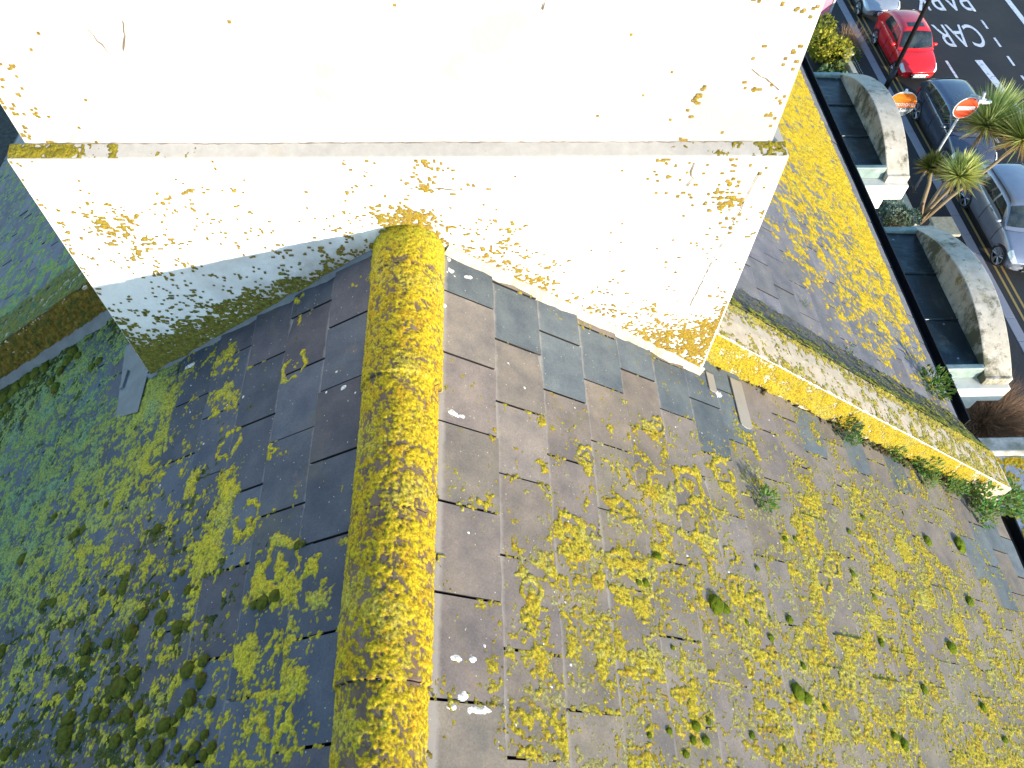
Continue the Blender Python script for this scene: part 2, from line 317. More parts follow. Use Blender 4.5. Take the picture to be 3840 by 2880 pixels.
CLUST_R = [(.568,.799,.036,0),(.588,.818,.019,0),(.585,.625,.031,0),(.586,.702,.024,0),(.786,.51,.042,0),(.795,.695,.043,1),(.795,.759,.032,0),(.808,.83,.028,0),(.687,1.006,.06,1),(.701,1.069,.043,1),(.946,.881,.056,1),(1.177,.707,.067,1),(1.176,.793,.054,0),(1.362,.653,.089,1),(1.428,.581,.035,0),(1.61,.538,.069,1),(1.645,.611,.05,0),(.89,1.086,.049,1),(.934,1.089,.039,0),(1.306,.841,.067,1),(.499,1.256,.043,1),(.489,1.333,.05,0),(.487,1.361,.028,1),(.586,.929,.037,0),(.556,.885,.028,0),(.461,1.195,.033,0),(.585,1.181,.026,0),(.191,1.223,.028,1),(.2,1.289,.015,1),(.166,1.273,.019,0),(.269,1.048,.024,1),(.307,1.005,.016,0),(.33,1.015,.014,0),(.232,1.034,.016,0),(1.165,.462,.063,0),(1.228,.419,.043,1),(1.891,.277,.058,0),(1.92,.361,.052,0),(1.981,.223,.065,0),(1.4,.898,.048,0),(1.534,.76,.043,0),(1.115,.922,.037,0),(.794,1.159,.031,0),(.886,1.206,.056,0),(.991,1.231,.051,0),(1.059,.356,.012,0),(1.437,.394,.018,0),(.464,.816,.009,0),(.689,.637,.01,0),(.949,.716,.015,0),(1.018,.743,.014,0),(1.036,.54,.02,0),(1.153,.901,.03,0),(2.099,.663,.07,0),(2.18,.699,.046,1),(1.985,.8,.033,0),(1.544,.925,.041,1),(1.52,1.063,.055,1),(1.648,1.109,.048,1),(2.192,.91,.058,1),(2.302,.832,.05,1),(1.595,.947,.041,0),(1.119,.993,.043,0),(2.236,1.228,.054,0),(2.057,1.103,.053,0),(2.412,1.194,.066,0),(2.523,1.041,.06,0),(1.511,1.371,.032,1),(1.285,1.411,.033,0),(1.938,1.27,.049,0),(2.151,1.35,.051,1),(2.476,.889,.062,0),(2.821,.765,.08,0),(3.127,.872,.083,0),(3.405,.935,.074,0),(3.079,.588,.088,0),(1.093,1.495,.03,0),(1.088,1.607,.023,0),(1.164,1.513,.024,0)]
DENS_L = [(2.801,-.253,.75),(1.9,.21,.7),(1.477,.119,.8),(2.21,.355,.75),(1.507,.674,.7),(2.195,.703,.65),(1.529,.959,.55),(1.78,1.089,.5),(1.202,1.033,.45),(1.847,1.252,.35),(1.456,1.391,.25),(1.504,1.561,.3),(1.042,.468,.03),(.843,.678,.05),(1.207,.661,.35),(.953,.831,.4),(.811,1.041,.35),(.939,1.171,.35),(.603,.845,.05),(.479,1.376,.4),(.314,1.43,.4),(.365,1.544,.4),(.471,1.647,.4),(.224,1.541,.2),(.249,1.693,.3),(.25,.871,0),(.268,1.025,0),(.168,1.197,.02),(.177,1.393,.1),(.956,.282,.3),(.776,.104,0),(.409,.094,0),(.536,.494,0),(.702,.531,0),(1.946,-.293,.6),(2.428,-.411,.75),(1.093,1.296,.4),(.808,1.415,.5),(1.792,.047,.75),(.152,1.574,.1),(1.482,.513,.75),(1.451,1.234,.35),(.694,1.561,.4),(.999,1.523,.35),(1.22,.292,.1),(1.759,-.046,0),(1.748,-.15,0),(.163,1.722,.15),(.522,.311,0),(.617,.085,.05),(.234,.519,0)]
CLUST_L = [(.809,.611,.071,1),(.556,.744,.051,0),(.563,.687,.039,0),(.634,.955,.069,1),(.811,1.041,.103,0),(.764,.777,.085,0),(.77,.848,.087,0),(.796,.927,.085,0),(.424,1.164,.097,1),(.388,1.244,.076,0),(.28,1.199,.05,0),(.247,1.288,.064,0),(.507,.393,.066,1),(.586,.37,.06,0),(.352,1.063,.025,0),(.371,1.012,.022,0),(.164,1.156,.033,0),(.516,1.216,.045,0),(1.304,.484,.083,1),(.993,.707,.072,0),(.353,1.604,.065,1),(.508,1.423,.066,0),(.296,1.53,.059,0),(1.108,.529,.047,0),(1.455,.177,.139,0),(1.293,.216,.089,0),(1.29,.357,.086,0),(.903,.37,.104,0),(1.019,.162,.057,0),(.942,.125,.056,0),(.484,.173,.063,0),(.544,.049,.053,0)]
BLUE_R = [(.271,.078),(.498,.178),(.728,.109),(.716,.357),(.962,.092),(1.417,.186),(1.365,.078),(1.635,.31),(1.848,.215),(1.877,.017),(2.507,-.003),(2.913,.076),(3.415,.023),(4.235,.352),(4.272,.526),(4.446,.179),(4.562,.348),(3.943,.558),(4.192,.685),(1.662,.043),(1.209,.115)]
MOSS_R = [(1.102,1.021,.028),(1.385,1.153,.048),(1.435,1.165,.027),(1.783,1.425,.038),(1.827,1.446,.032),(.978,1.142,.016),(1.012,1.139,.018),(1.694,.956,.018),(1.974,.764,.02),(2.05,.747,.017),(1.838,1.143,.025),(1.555,1.194,.016),(1.713,1.153,.014),(1.681,1.238,.019),(.831,1.168,.013),(1.161,1.589,.025),(1.139,1.632,.017),(1.025,1.612,.015),(1.095,1.674,.017),(1.196,1.629,.021),(1.223,1.571,.016),(.938,1.631,.013),(1.856,1.323,.021),(2.55,.602,.02),(2.471,.831,.022),(2.601,.921,.025),(3.218,1.081,.042),(3.658,.772,.04),(2.531,1.146,.026),(2.461,1.572,.034),(2.408,1.54,.026),(1.444,1.599,.017),(1.613,1.634,.016),(3.336,1.356,.03),(3.436,1.497,.026),(1.944,1.469,.019),(3.41,.467,.041),(3.833,.405,.063),(2.739,.483,.022),(2.78,1.322,.03),(2.585,1.436,.019),(1.107,1.346,.011)]
MOSS_L = [(.878,1.147,.02),(.83,1.151,.014),(.959,1.091,.012),(.925,1.078,.015),(.989,1.145,.026),(1.034,1.158,.02),(1.063,1.165,.015),(1.103,1.184,.03),(.982,1.22,.034),(.884,1.268,.032),(.841,1.268,.019),(1.145,1.241,.041),(1.285,1.247,.03),(1.404,1.244,.028),(1.397,1.289,.028),(1.075,1.382,.033),(1.134,1.417,.044),(1.037,1.416,.027),(.775,1.417,.035),(.708,1.457,.029),(.713,1.401,.025),(.741,1.503,.033),(1.39,1.483,.04),(1.382,1.528,.042),(1.38,1.559,.034),(1.233,1.483,.033),(1.179,1.49,.027),(1.099,1.512,.024),(1.023,1.562,.033),(1.057,1.513,.031),(.953,1.508,.015),(.848,1.564,.034),(.789,1.592,.023),(.772,1.538,.024),(.857,1.623,.033),(.878,1.648,.026),(.981,1.599,.02),(.679,1.642,.026),(.637,1.666,.022),(.648,1.612,.022),(.609,1.649,.022),(.756,1.637,.018),(1.089,1.58,.031),(1.421,1.397,.027),(.518,1.272,.019),(.478,1.272,.029),(.43,1.259,.029),(1.015,1.533,.018),(.645,1.527,.021),(2.18,.726,.035),(2.06,1.146,.038),(1.763,1.547,.031),(1.762,1.454,.016),(1.179,1.443,.022),(1.297,1.545,.016),(.952,1.573,.02),(1.218,1.543,.016),(1.19,1.55,.013),(1.027,1.658,.015),(1.264,1.015,.029),(1.272,1.052,.039),(1.245,1.005,.019),(1.404,1.043,.02),(.992,1.269,.011),(1.57,1.13,.017),(1.476,1.134,.02),(1.84,1.002,.022),(1.787,.998,.022),(1.677,1.56,.024),(1.176,1.354,.02),(.999,1.49,.023),(1.138,1.518,.016),(.795,1.643,.018),(.717,1.664,.02),(.909,1.617,.019),(.684,1.677,.02),(.794,1.56,.017),(1.759,.715,.031),(1.699,.712,.036),(1.794,.721,.021),(1.149,.855,.024),(.361,1.119,.023),(.331,1.124,.014),(1.76,1.007,.024),(1.825,1,.02),(1.578,.636,.018),(.954,.713,.012),(1.004,.711,.012),(1.205,.857,.012),(2.144,.733,.025),(2.008,.57,.023),(2.135,-.298,.043),(2.085,-.319,.043),(2.492,-.315,.061),(2.569,-.39,.047),(2.509,-.434,.055),(2.471,-.487,.063),(3.029,-.389,.059),(3.143,-.504,.071),(3.013,-.536,.078),(2.928,-.55,.078),(2.845,-.564,.077),(2.73,-.551,.067),(3.047,-.502,.078),(3.098,-.38,.051),(2.446,-.534,.064),(1.249,1.025,.021),(2.345,-.466,.046)]
WEEDS = [(1.865,.611,.069),(2.814,-.074,.098),(2.905,-.042,.058),(3.37,-.075,.063),(3.258,-.105,.04),(3.708,-.093,.106),(4.346,-.013,.136),(4.324,.093,.113),(4.292,-.068,.095),(4.774,-.121,.148),(4.943,-.109,.14),(5.131,-.192,.109),(3.696,.008,.075),(3.991,-.039,.08),(4.112,-.037,.076),(3.597,-.093,.066)]
WEEDS_N = [(2.892,-1.041,.03),(2.899,-.741,.024),(3.287,-.831,.041),(4.417,-.999,.137),(4.523,-.955,.113)]
DROP_R = [(.215,.707,.022,.009),(.247,.708,.011,.007),(.231,1.484,.016,.009),(.284,1.48,.014,.007),(.253,1.578,.016,.009),(.217,1.609,.014,.006),(.298,1.609,.037,.008),(.17,.265,.008,.008),(.271,.078,.018,.007),(.197,.081,.011,.011),(.186,.028,.009,.009),(1.718,.081,.029,.016),(.382,1.596,.005,.004)]
DROP_L = [(1.233,.088,.027,.012),(1.202,.084,.021,.009),(.235,.595,.012,.008),(.279,.509,.006,.004),(.178,.636,.004,.004),(.674,-.067,.008,.006),(.781,.417,.005,.005)]
DENS_C = [(-1.205,-.768,.95),(-1.017,-.636,.9),(-.822,-.512,.85),(-.637,-.396,.8),(-.451,-.314,.75),(-.304,-.208,.5),(-1.107,-.506,.22),(-.934,-.39,.16),(-1.096,-.33,.06),(-.806,-.28,.12),(-.612,-.23,.09),(-.417,-.154,.06),(-.212,-.082,.2),(-1.163,-.274,.06),(-1.047,.044,.4),(-1.181,0,.1),(-.877,.108,.1),(-.767,.15,.15),(-.699,.063,.1),(-1.154,.194,.03),(-.548,.016,.08),(-.438,.126,.02),(-.315,.014,.06),(-.211,.035,.1),(-.02,.1,.4),(.016,.044,.9),(.088,.226,.35),(.11,.314,.45),(.036,-.014,1),(.172,-.039,.15),(.292,-.164,.3),(.44,-.273,.35),(.579,-.389,.2),(.788,-.514,.2),(.903,-.613,.35),(1.061,-.684,.6),(1.192,-.704,.75),(1.278,-.621,.75),(1.154,-.828,.4),(1.264,-.831,.6),(1.136,.155,.3),(1.077,.259,.08),(1.062,.045,.06),(.897,0,.02),(1.252,.217,.04),(.376,.161,0),(.551,.004,0),(.662,-.249,.01),(.953,-.309,.02),(1.226,-.258,.03),(-1.261,.195,.1),(-1.267,.024,.08),(-1.267,.09,.25),(-.772,.309,0),(-.395,.307,0),(-.059,.186,.04),(.146,.121,.04),(.021,.185,.06),(-.012,.324,0),(.069,.379,0),(.151,.225,.02),(-.13,.012,.12),(.132,.009,.12),(.058,.143,.15),(-.005,.246,.03),(0,-.037,.97),(-.047,-.001,.8),(.079,-.014,.8),(.176,.054,.04),(.212,.12,0),(.709,.115,0),(1.138,-.459,.05),(1.284,-.127,.08),(.531,.282,0),(-.706,-.125,.04),(-.266,.187,0),(-.953,.233,.01),(.219,.341,0)]
DENS_S = [(-.885,.575,0),(-1.163,.471,.5),(-1.162,.512,.3),(-1.09,.419,.08),(-.841,.503,.04),(-1.01,.583,0),(-.604,.583,0),(-.295,.73,0),(.086,.582,0),(.498,.732,0),(.938,.582,0),(.933,.508,.25),(1.198,.843,.35),(1.166,.762,.1),(1.213,.582,.2),(1.217,.429,.2),(1.125,.429,.05),(.821,.43,.01),(.971,.733,0),(1.25,.516,.25),(-.373,.73,.04),(-.317,.744,.05),(-.073,.433,0)]
DENS_N = [(4.276,-4.515,.85),(4.142,-3.681,.9),(4.551,-2.996,.85),(3.734,-2.763,.8),(3.358,-2.622,.7),(3.028,-1.941,.3),(2.57,-1.276,.03),(3.093,-1.697,.4),(3.386,-1.722,.45),(3.922,-1.818,.75),(4.079,-1.517,.6),(3.361,-1.308,.3),(2.697,-.985,0),(3.615,-1.131,.4),(3.838,-1.103,.5),(3.563,-.829,.05),(2.43,-.892,0),(4.142,-1.188,.2),(3.798,-1.947,.6),(4.501,-2.498,.95),(4.325,-3.286,.95),(3.432,-2.962,.75),(2.624,-1.56,.1),(3.118,-1.029,.1),(4.086,-.997,.1)]
CRACKS = [[(.197,.379),(.197,.332),(.198,.284),(.19,.225),(.197,.163),(.186,.098),(.179,.054),(.165,-.015)],[(1.114,.629),(1.147,.605),(1.171,.598),(1.201,.574),(1.221,.557)],[(-.827,.75),(-.817,.716),(-.797,.673)],[(.463,.866),(.462,.834),(.461,.814)],[(.119,.215),(.159,.209),(.19,.204)],[(.999,.318),(.995,.279),(1.008,.25),(.997,.219)],[(-.116,.29),(-.094,.282)],[(.152,-.099),(.134,-.107)],[(-.721,.777),(-.734,.73),(-.754,.687)],[(.024,.218),(.047,.21)],[(1.151,-.429),(1.169,-.257),(1.191,-.051),(1.216,.111),(1.233,.278)]]

# ------------------------------------------------------------------ roof geometry (s = distance down the slope, v = distance in front of the chimney face)
TH_R, TH_L = 0.61794, 0.61370
W_S = 0.28
S1 = {'R': 0.3823, 'L': 0.3464}; G = {'R': 0.2193, 'L': 0.2242}; Y0 = {'R': 0.1831, 'L': 0.5630 - 0.56}
TH = {'R': TH_R, 'L': TH_L}; SG = {'R': 1.0, 'L': -1.0}
T_SL = 0.012
def rpos(side, s, v, n):
    th = TH[side]; g = SG[side]
    return np.stack([g * (s * math.cos(th) + n * math.sin(th)), -v, -s * math.sin(th) + n * math.cos(th)], -1)
def slate_id(side, s, v):
    k = np.floor((s - S1[side]) / G[side]).astype(int) + 2          # course 1 ends at S1
    fr = (s - (S1[side] + (k - 2) * G[side])) / G[side]
    off = np.where(k % 2 == 1, 0.0, 0.5) * W_S + (hash01(k, k * 0 + 5, 3) - 0.5) * 0.02
    jj = (v - Y0[side] - off) / W_S; j = np.floor(jj).astype(int)
    return k, j, fr, jj - j
def slate_h(side, s, v):
    k, j, fr, fv = slate_id(side, s, v)
    return T_SL * fr + (hash01(k, j, 21) - 0.5) * 0.004 + (hash01(k, j, 22) - 0.5) * 0.006 * (fv - 0.5)
BLUE_IDS = set()
for (s_, v_) in BLUE_R:
    k_, j_, _, _ = slate_id('R', np.array(s_), np.array(v_)); BLUE_IDS.add((int(k_), int(j_)))
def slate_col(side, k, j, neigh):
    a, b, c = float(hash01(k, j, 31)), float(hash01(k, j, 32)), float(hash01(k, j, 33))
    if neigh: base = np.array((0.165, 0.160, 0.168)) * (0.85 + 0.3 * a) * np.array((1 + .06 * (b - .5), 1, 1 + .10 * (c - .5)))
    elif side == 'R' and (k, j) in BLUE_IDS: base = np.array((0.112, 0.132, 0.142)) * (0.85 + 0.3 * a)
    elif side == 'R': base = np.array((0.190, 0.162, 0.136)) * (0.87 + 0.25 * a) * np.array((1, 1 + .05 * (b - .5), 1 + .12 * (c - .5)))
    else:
        base = np.array((0.080, 0.090, 0.112)) * (0.78 + 0.44 * a)  # shaded slope: dimness and blue cast of shade built into the slate colour
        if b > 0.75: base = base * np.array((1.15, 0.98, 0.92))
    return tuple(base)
def slate_roof(name, side, v0, v1, s_end, parent, neigh=False, trim=None):
    g, s1 = G[side], S1[side]; V = []; F = []; Cc = []; UV = []; MI = []
    kmax = int(math.ceil((s_end - s1) / g)) + 1
    for k in range(1, kmax + 1):
        sa = s1 + (k - 2) * g; sb = sa + g
        if k == 1: sa_ = 0.06
        else: sa_ = sa - 0.045
        sb = min(sb, s_end + 0.03)
        off = (0.0 if k % 2 == 1 else 0.5) * W_S + (float(hash01(k, 5, 3)) - 0.5) * 0.02
        j0 = int(math.floor((v0 - Y0[side] - off) / W_S)); j1 = int(math.ceil((v1 - Y0[side] - off) / W_S))
        for j in range(j0, j1):
            va = Y0[side] + off + j * W_S; vb = va + W_S
            gp = 0.0026 + 0.0028 * float(hash01(k, j, 41)); va_ = max(va + gp, v0); vb_ = min(vb - gp, v1)
            if vb_ - va_ < 0.02: continue
            nj = 5; jit = [(float(hash01(k * 7 + q, j * 3 + q, 51)) - 0.5) * 0.007 for q in range(nj)]
            if float(hash01(k, j, 61)) > .86: jit[0 if float(hash01(k, j, 62)) > .5 else -1] -= .012 + .02 * float(hash01(k, j, 63))
            chip = k == kmax
            base = len(V); o = (float(hash01(k, j, 21)) - 0.5) * 0.004; tl = (float(hash01(k, j, 22)) - 0.5) * 0.006
            vv_ = [va_ + (vb_ - va_) * q / (nj - 1) for q in range(nj)]
            cs = [(sa_, v) for v in vv_] + [(sb + e_, v) for v, e_ in zip(vv_, jit)]
            for dz in (0, -0.0085):
                for (s, v) in cs:
                    n = T_SL * (s - sa) / g + o + tl * ((v - va) / W_S - 0.5) + dz
                    V.append(rpos(side, s, v, n)); UV.append(((s - sa) / g, (v - va) / W_S))
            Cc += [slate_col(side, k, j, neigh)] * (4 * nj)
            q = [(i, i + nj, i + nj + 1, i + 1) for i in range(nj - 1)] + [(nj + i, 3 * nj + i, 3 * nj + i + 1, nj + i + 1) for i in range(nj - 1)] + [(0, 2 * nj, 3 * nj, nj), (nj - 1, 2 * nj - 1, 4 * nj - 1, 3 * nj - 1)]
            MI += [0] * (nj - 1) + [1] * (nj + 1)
            F += [tuple(i + base for i in f) for f in q]
    V = np.array(V); F = np.array(F); UV = np.array(UV)
    if side == 'L': F = F[:, ::-1]
    F = F[:, ::-1]
    me = fast_mesh(name, V, F, np.array(Cc))
    ul = me.uv_layers.new(name='UVMap'); ul.data.foreach_set('uv', UV[F.ravel()].astype(np.float32).ravel())
    o = mkobj(name, me, [M['slate'], M['grime_shade']], parent)
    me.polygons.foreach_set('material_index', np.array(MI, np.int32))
    # underlay below the slates, coloured dark to stand for shade in the gaps
    mb = MB(); c = [rpos(side, np.array(s), np.array(v), np.array(-0.022)) for s, v in ((0.02, v0), (s_end, v0), (s_end, v1), (0.02, v1))]
    mb.add(c, [(0, 1, 2, 3)]); mb.build('shade_underlay', M['shade_deck'], o)
    return o
# ------------------------------------------------------------------ growths
def crust(name, parent, mat, A, B, posf, F, colf, hmax=0.006, gain=0.0035, below=0.0015):
    """lichen as real relief: grid over (A,B); F>0 is where it grows, its height follows F"""
    keep = np.maximum.reduce([F[:-1, :-1], F[1:, :-1], F[:-1, 1:], F[1:, 1:]]) > 0
    nb = F.shape[1]; I, J = np.nonzero(keep); a = I * nb + J
    quads = np.stack([a, a + nb, a + nb + 1, a + 1], -1)
    used, inv = np.unique(quads.ravel(), return_inverse=True)
    aa = A.ravel()[used]; bb = B.ravel()[used]; ff = F.ravel()[used]
    rel = 0.0014 * pn(aa / 0.0085, bb / 0.0085, 91) + 0.0010 * pn(aa / 0.016, bb / 0.016, 92)
    H = np.where(ff > 0, np.minimum(ff * gain * 1.6 + 0.0004, hmax) + rel * np.clip(ff * 3, 0, 1), np.maximum(ff * gain, -below))
    V = posf(aa, bb, H)
    me = fast_mesh(name, V, inv.reshape(-1, 4), colf(aa, bb, ff), smooth=True)
    return mkobj(name, me, mat, parent)
def grid(a0, a1, b0, b1, res):
    return np.meshgrid(np.arange(a0, a1, res), np.arange(b0, b1, res), indexing='ij')
def growth_noise(a, b, seed, k=1.0, big=0.55):
    n = big * pn(a / (0.080 * k), b / (0.080 * k), seed) + 0.55 * pn(a / (0.030 * k), b / (0.030 * k), seed + 1) + 0.55 * pn(a / (0.0135 * k), b / (0.0135 * k), seed + 2) + 0.26 * pn(a / (0.0075 * k), b / (0.0075 * k), seed + 3)
    return n / 0.40
def lichen_col(a, b, f, y=(0.74, 0.50, 0.022), o=(0.70, 0.36, 0.015), p=(0.62, 0.56, 0.20), d=(0.20, 0.17, 0.035), seed=70, pale=0.35):
    n1 = pn(a / 0.05, b / 0.05, seed); n2 = pn(a / 0.02, b / 0.02, seed + 1); n3 = pn(a / 0.16, b / 0.16, seed + 2)
    c = np.array(y)[None, :] * np.ones((len(a), 3))
    t = np.clip((n1 + 0.6 * n2) * 1.4, 0, 1)[:, None] * 0.8; c = c * (1 - t) + np.array(o) * t
    t = np.clip((n3 + 0.7 * n2 - 0.15 + (pale - 0.35)) * 2.0, 0, 1)[:, None] * 0.75; c = c * (1 - t) + np.array(p) * t
    t = np.clip(0.55 - f * 1.6, 0, 0.75)[:, None]; c = c * (1 - t) + np.array(d) * t
    t = np.clip((pn(a / 0.011, b / 0.011, seed + 5) - 0.30) * 3, 0, 0.7)[:, None]; c = c * (1 - t) + np.array(d) * t
    return c
def apply_clusters(F, a, b, cl, amp=1.45, seed=5):
    for i, (ca, cb, r_, ring) in enumerate(cl):
        m_ = (np.abs(a - ca) < r_ * 1.8) & (np.abs(b - cb) < r_ * 1.8)
        if not m_.any(): continue
        da = a[m_] - ca; db = b[m_] - cb; an = np.arctan2(db, da)
        wob = 1 + 0.26 * pn(np.cos(an) * 1.6 + i * 3.1, np.sin(an) * 1.6, seed + 7) + 0.10 * pn(da / 0.018, db / 0.018, seed + 9)
        d = np.sqrt(da * da + db * db) / (r_ * wob)
        if ring:
            gap = pn(np.cos(an) * 1.1 + i * 1.7, np.sin(an) * 1.1 + 9, seed + 3)
            add = 4.2 * np.exp(-((d - 0.82) / 0.17) ** 2) * np.clip(0.85 + 1.3 * gap, 0.05, 1.1) - 1.0 * np.exp(-((d - 0.58) / 0.13) ** 2) + 1.7 * np.exp(-(d / 0.40) ** 2)
        else:
            add = amp * 1.25 * np.exp(-(d / 0.80) ** 4)
        F[m_] += add
    return F
def roof_lichen(name, parent, side, s0, s1, v0, v1, res, dens, cl, seed, colkw, bare=0.18, k=1.0, slate_var=1.0, mat='crust', hmax=0.006, colf=None, power=3.0, dscale=1.0, patchy=0.0):
    a, b = grid(s0, s1, v0, v1, res)
    d = idw(dens, a[::4, ::4], b[::4, ::4], power); d = np.repeat(np.repeat(d, 4, 0), 4, 1)[:a.shape[0], :a.shape[1]]
    F = growth_noise(a, b, seed, k) + probit(d * dscale) * 1.12
    F += patchy * (pn(a / 0.24, b / 0.24, seed + 31) + 0.6 * pn(a / 0.13, b / 0.13, seed + 32))
    kk, jj, fr, fv = slate_id(side, a, b)
    h = hash01(kk, jj, seed + 50)
    F += slate_var * np.where(h < bare, -1.15 * (1 - np.clip((d - 0.5) * 2.5, 0, 0.35)), (h - 0.5) * 0.6)
    F += 0.55 * np.exp(-(np.minimum(fv, 1 - fv) * W_S / 0.012) ** 2) * np.clip(d * 6, 0, 1)         # likes the joints
    F -= slate_var * 0.9 * np.exp(-(fr / 0.10) ** 2) * (1 - np.clip((d - 0.6) * 3, 0, 1))                         # clean strip under each course edge
    if cl: F = apply_clusters(F, a, b, cl, seed=seed)
    F = F * 0.42
    def posf(aa, bb, H): return rpos(side, aa, bb, slate_h(side, aa, bb) + H)
    cf = colf or (lambda aa, bb, ff: lichen_col(aa, bb, ff, seed=seed + 60, **colkw))
    return crust(name, parent, M[mat], a, b, posf, F, cf, hmax)

# ------------------------------------------------------------------ our house
house = empty('terraced_house', (0, -2, -15.5)); HP = lambda o: o
tag(house, 'house whose mossy slate roof and yellow lichened ridge fill the foreground', 'house')
def attach(o, parent):
    o.parent = parent; o.matrix_parent_inverse = parent.matrix_world.inverted()
bpy.context.view_layer.update()
PEND = []
def part(o, parent): PEND.append((o, parent)); return o
V_FRONT = 3.4
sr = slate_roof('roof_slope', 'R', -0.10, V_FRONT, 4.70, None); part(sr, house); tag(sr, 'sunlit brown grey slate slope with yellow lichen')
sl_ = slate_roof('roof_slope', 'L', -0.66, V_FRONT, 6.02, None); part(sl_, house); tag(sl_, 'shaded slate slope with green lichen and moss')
roof_lichen('lichen', sr, 'R', 0.14, 4.62, -0.10, 2.30, 0.0040, DENS_R, CLUST_R, 100, dict(y=(0.40, 0.325, 0.020), o=(0.37, 0.235, 0.016), p=(0.36, 0.345, 0.09), d=(0.10, 0.09, 0.022)), dscale=.86, hmax=.0044, patchy=.75, bare=.24)
roof_lichen('lichen', sr, 'R', 0.3, 4.62, -0.10, 2.30, 0.0050, DENS_R, None, 150, dict(y=(0.31, 0.28, 0.08), o=(0.26, 0.22, 0.07), p=(0.33, 0.32, 0.15), d=(0.16, 0.14, 0.08), pale=.6), dscale=.40, hmax=.0018, bare=.1)
LK = dict(y=(0.50, 0.42, 0.035), o=(0.52, 0.34, 0.03), p=(0.30, 0.38, 0.15), d=(0.085, 0.10, 0.035))
def left_col(aa, bb, ff):
    c1 = lichen_col(aa, bb, ff, seed=260, y=(0.56, 0.465, 0.03), o=(0.54, 0.39, 0.03), p=(0.40, 0.38, 0.09), d=(0.11, 0.11, 0.03))
    c2 = lichen_col(aa, bb, ff, seed=260, y=(0.27, 0.33, 0.085), o=(0.36, 0.34, 0.06), p=(0.20, 0.32, 0.17), d=(0.085, 0.125, 0.06))
    t = np.clip((aa - 1.0) / 1.3 - bb * 0.45 + 0.22 + 0.25 * pn(aa / .15, bb / .15, 33), 0, 1)[:, None]
    return c1 * (1 - t) + c2 * t
roof_lichen('lichen', sl_, 'L', 0.14, 4.6, -0.64, 2.2, 0.005, DENS_L, CLUST_L, 200, {}, bare=0.08, slate_var=0.55, colf=left_col, dscale=.92, patchy=.5)
# thick moss carpet along the shaded parapet and in the lower patch
MOSSD = [(2.0, -0.55, 0.55), (2.6, -0.62, 0.9), (3.2, -0.66, 0.9), (3.0, -0.45, 0.6), (2.4, -0.40, 0.25), (2.0, -0.3, 0.1), (3.4, -0.2, 0.15), (2.6, 0.0, 0.05), (1.0, 0.2, 0.0), (0.5, 0.8, 0.0), (1.2, 1.05, 0.25), (1.35, 1.35, 0.45), (1.1, 1.55, 0.45), (0.85, 1.15, 0.15), (0.9, 1.5, 0.25), (1.7, 1.3, 0.3), (2.1, 1.2, 0.15), (0.5, 1.4, 0.0), (2.6, 0.8, 0.04), (1.4, 0.55, 0.02), (0.7, 1.8, 0.05), (1.6, 1.7, 0.3), (1.75, 0.0, 0.02)]
def moss_col(aa, bb, ff):
    n = pn(aa / .04, bb / .04, 8); c = np.array((0.095, 0.115, 0.028))[None] * np.ones((len(aa), 3))
    t = np.clip(n * 1.6, 0, 1)[:, None]; c = c * (1 - t) + np.array((0.12, 0.10, 0.03)) * t
    t = np.clip(-n * 1.6, 0, 1)[:, None]; return c * (1 - t) + np.array((0.035, 0.055, 0.02)) * t
roof_lichen('moss', sl_, 'L', 0.5, 4.2, -0.66, 2.2, 0.006, MOSSD, None, 300, {}, bare=0.1, k=1.3, slate_var=0.5, mat='moss', hmax=0.014, colf=moss_col)
# bird droppings
def droppings(parent, side, L, small, s0, s1, v0, v1, seed):
    a, b = grid(s0, s1, v0, v1, 0.0035); F = np.full(a.shape, -9.0); r2 = np.random.default_rng(seed)
    items = [(x, y, ra, rb, r2.uniform(-.4, .4)) for x, y, ra, rb in L]
    items += [(r2.uniform(s0, s1), r2.uniform(v0, v1), q, q * r2.uniform(.5, 1), r2.uniform(0, 3)) for q in np.exp(r2.uniform(np.log(.0022), np.log(.0055), small))]
    for (x, y, ra, rb, ang) in items:
        m_ = (np.abs(a - x) < ra * 2 + .01) & (np.abs(b - y) < ra * 2 + .01)
        da, db = a[m_] - x, b[m_] - y; u = da * math.cos(ang) + db * math.sin(ang); w_ = -da * math.sin(ang) + db * math.cos(ang)
        F[m_] = np.maximum(F[m_], 1 - np.sqrt((u / ra) ** 2 + (w_ / rb) ** 2) + 0.45 * pn(a[m_] / 0.012, b[m_] / 0.012, 4) + .2 * pn(a[m_] / 0.005, b[m_] / 0.005, 6))
    def posf(aa, bb, H): return rpos(side, aa, bb, slate_h(side, aa, bb) + H)
    return crust('dropping_stain', parent, M['crust'], a, b, posf, F, lambda x, y, f: np.ones((len(x), 3)) * np.array((0.80, 0.78, 0.74)), 0.003, 0.002)
droppings(sr, 'R', DROP_R, 70, 0.14, 2.2, -0.05, 2.1, 5)
droppings(sl_, 'L', DROP_L, 26, 0.14, 2.0, 0.05, 2.0, 6)

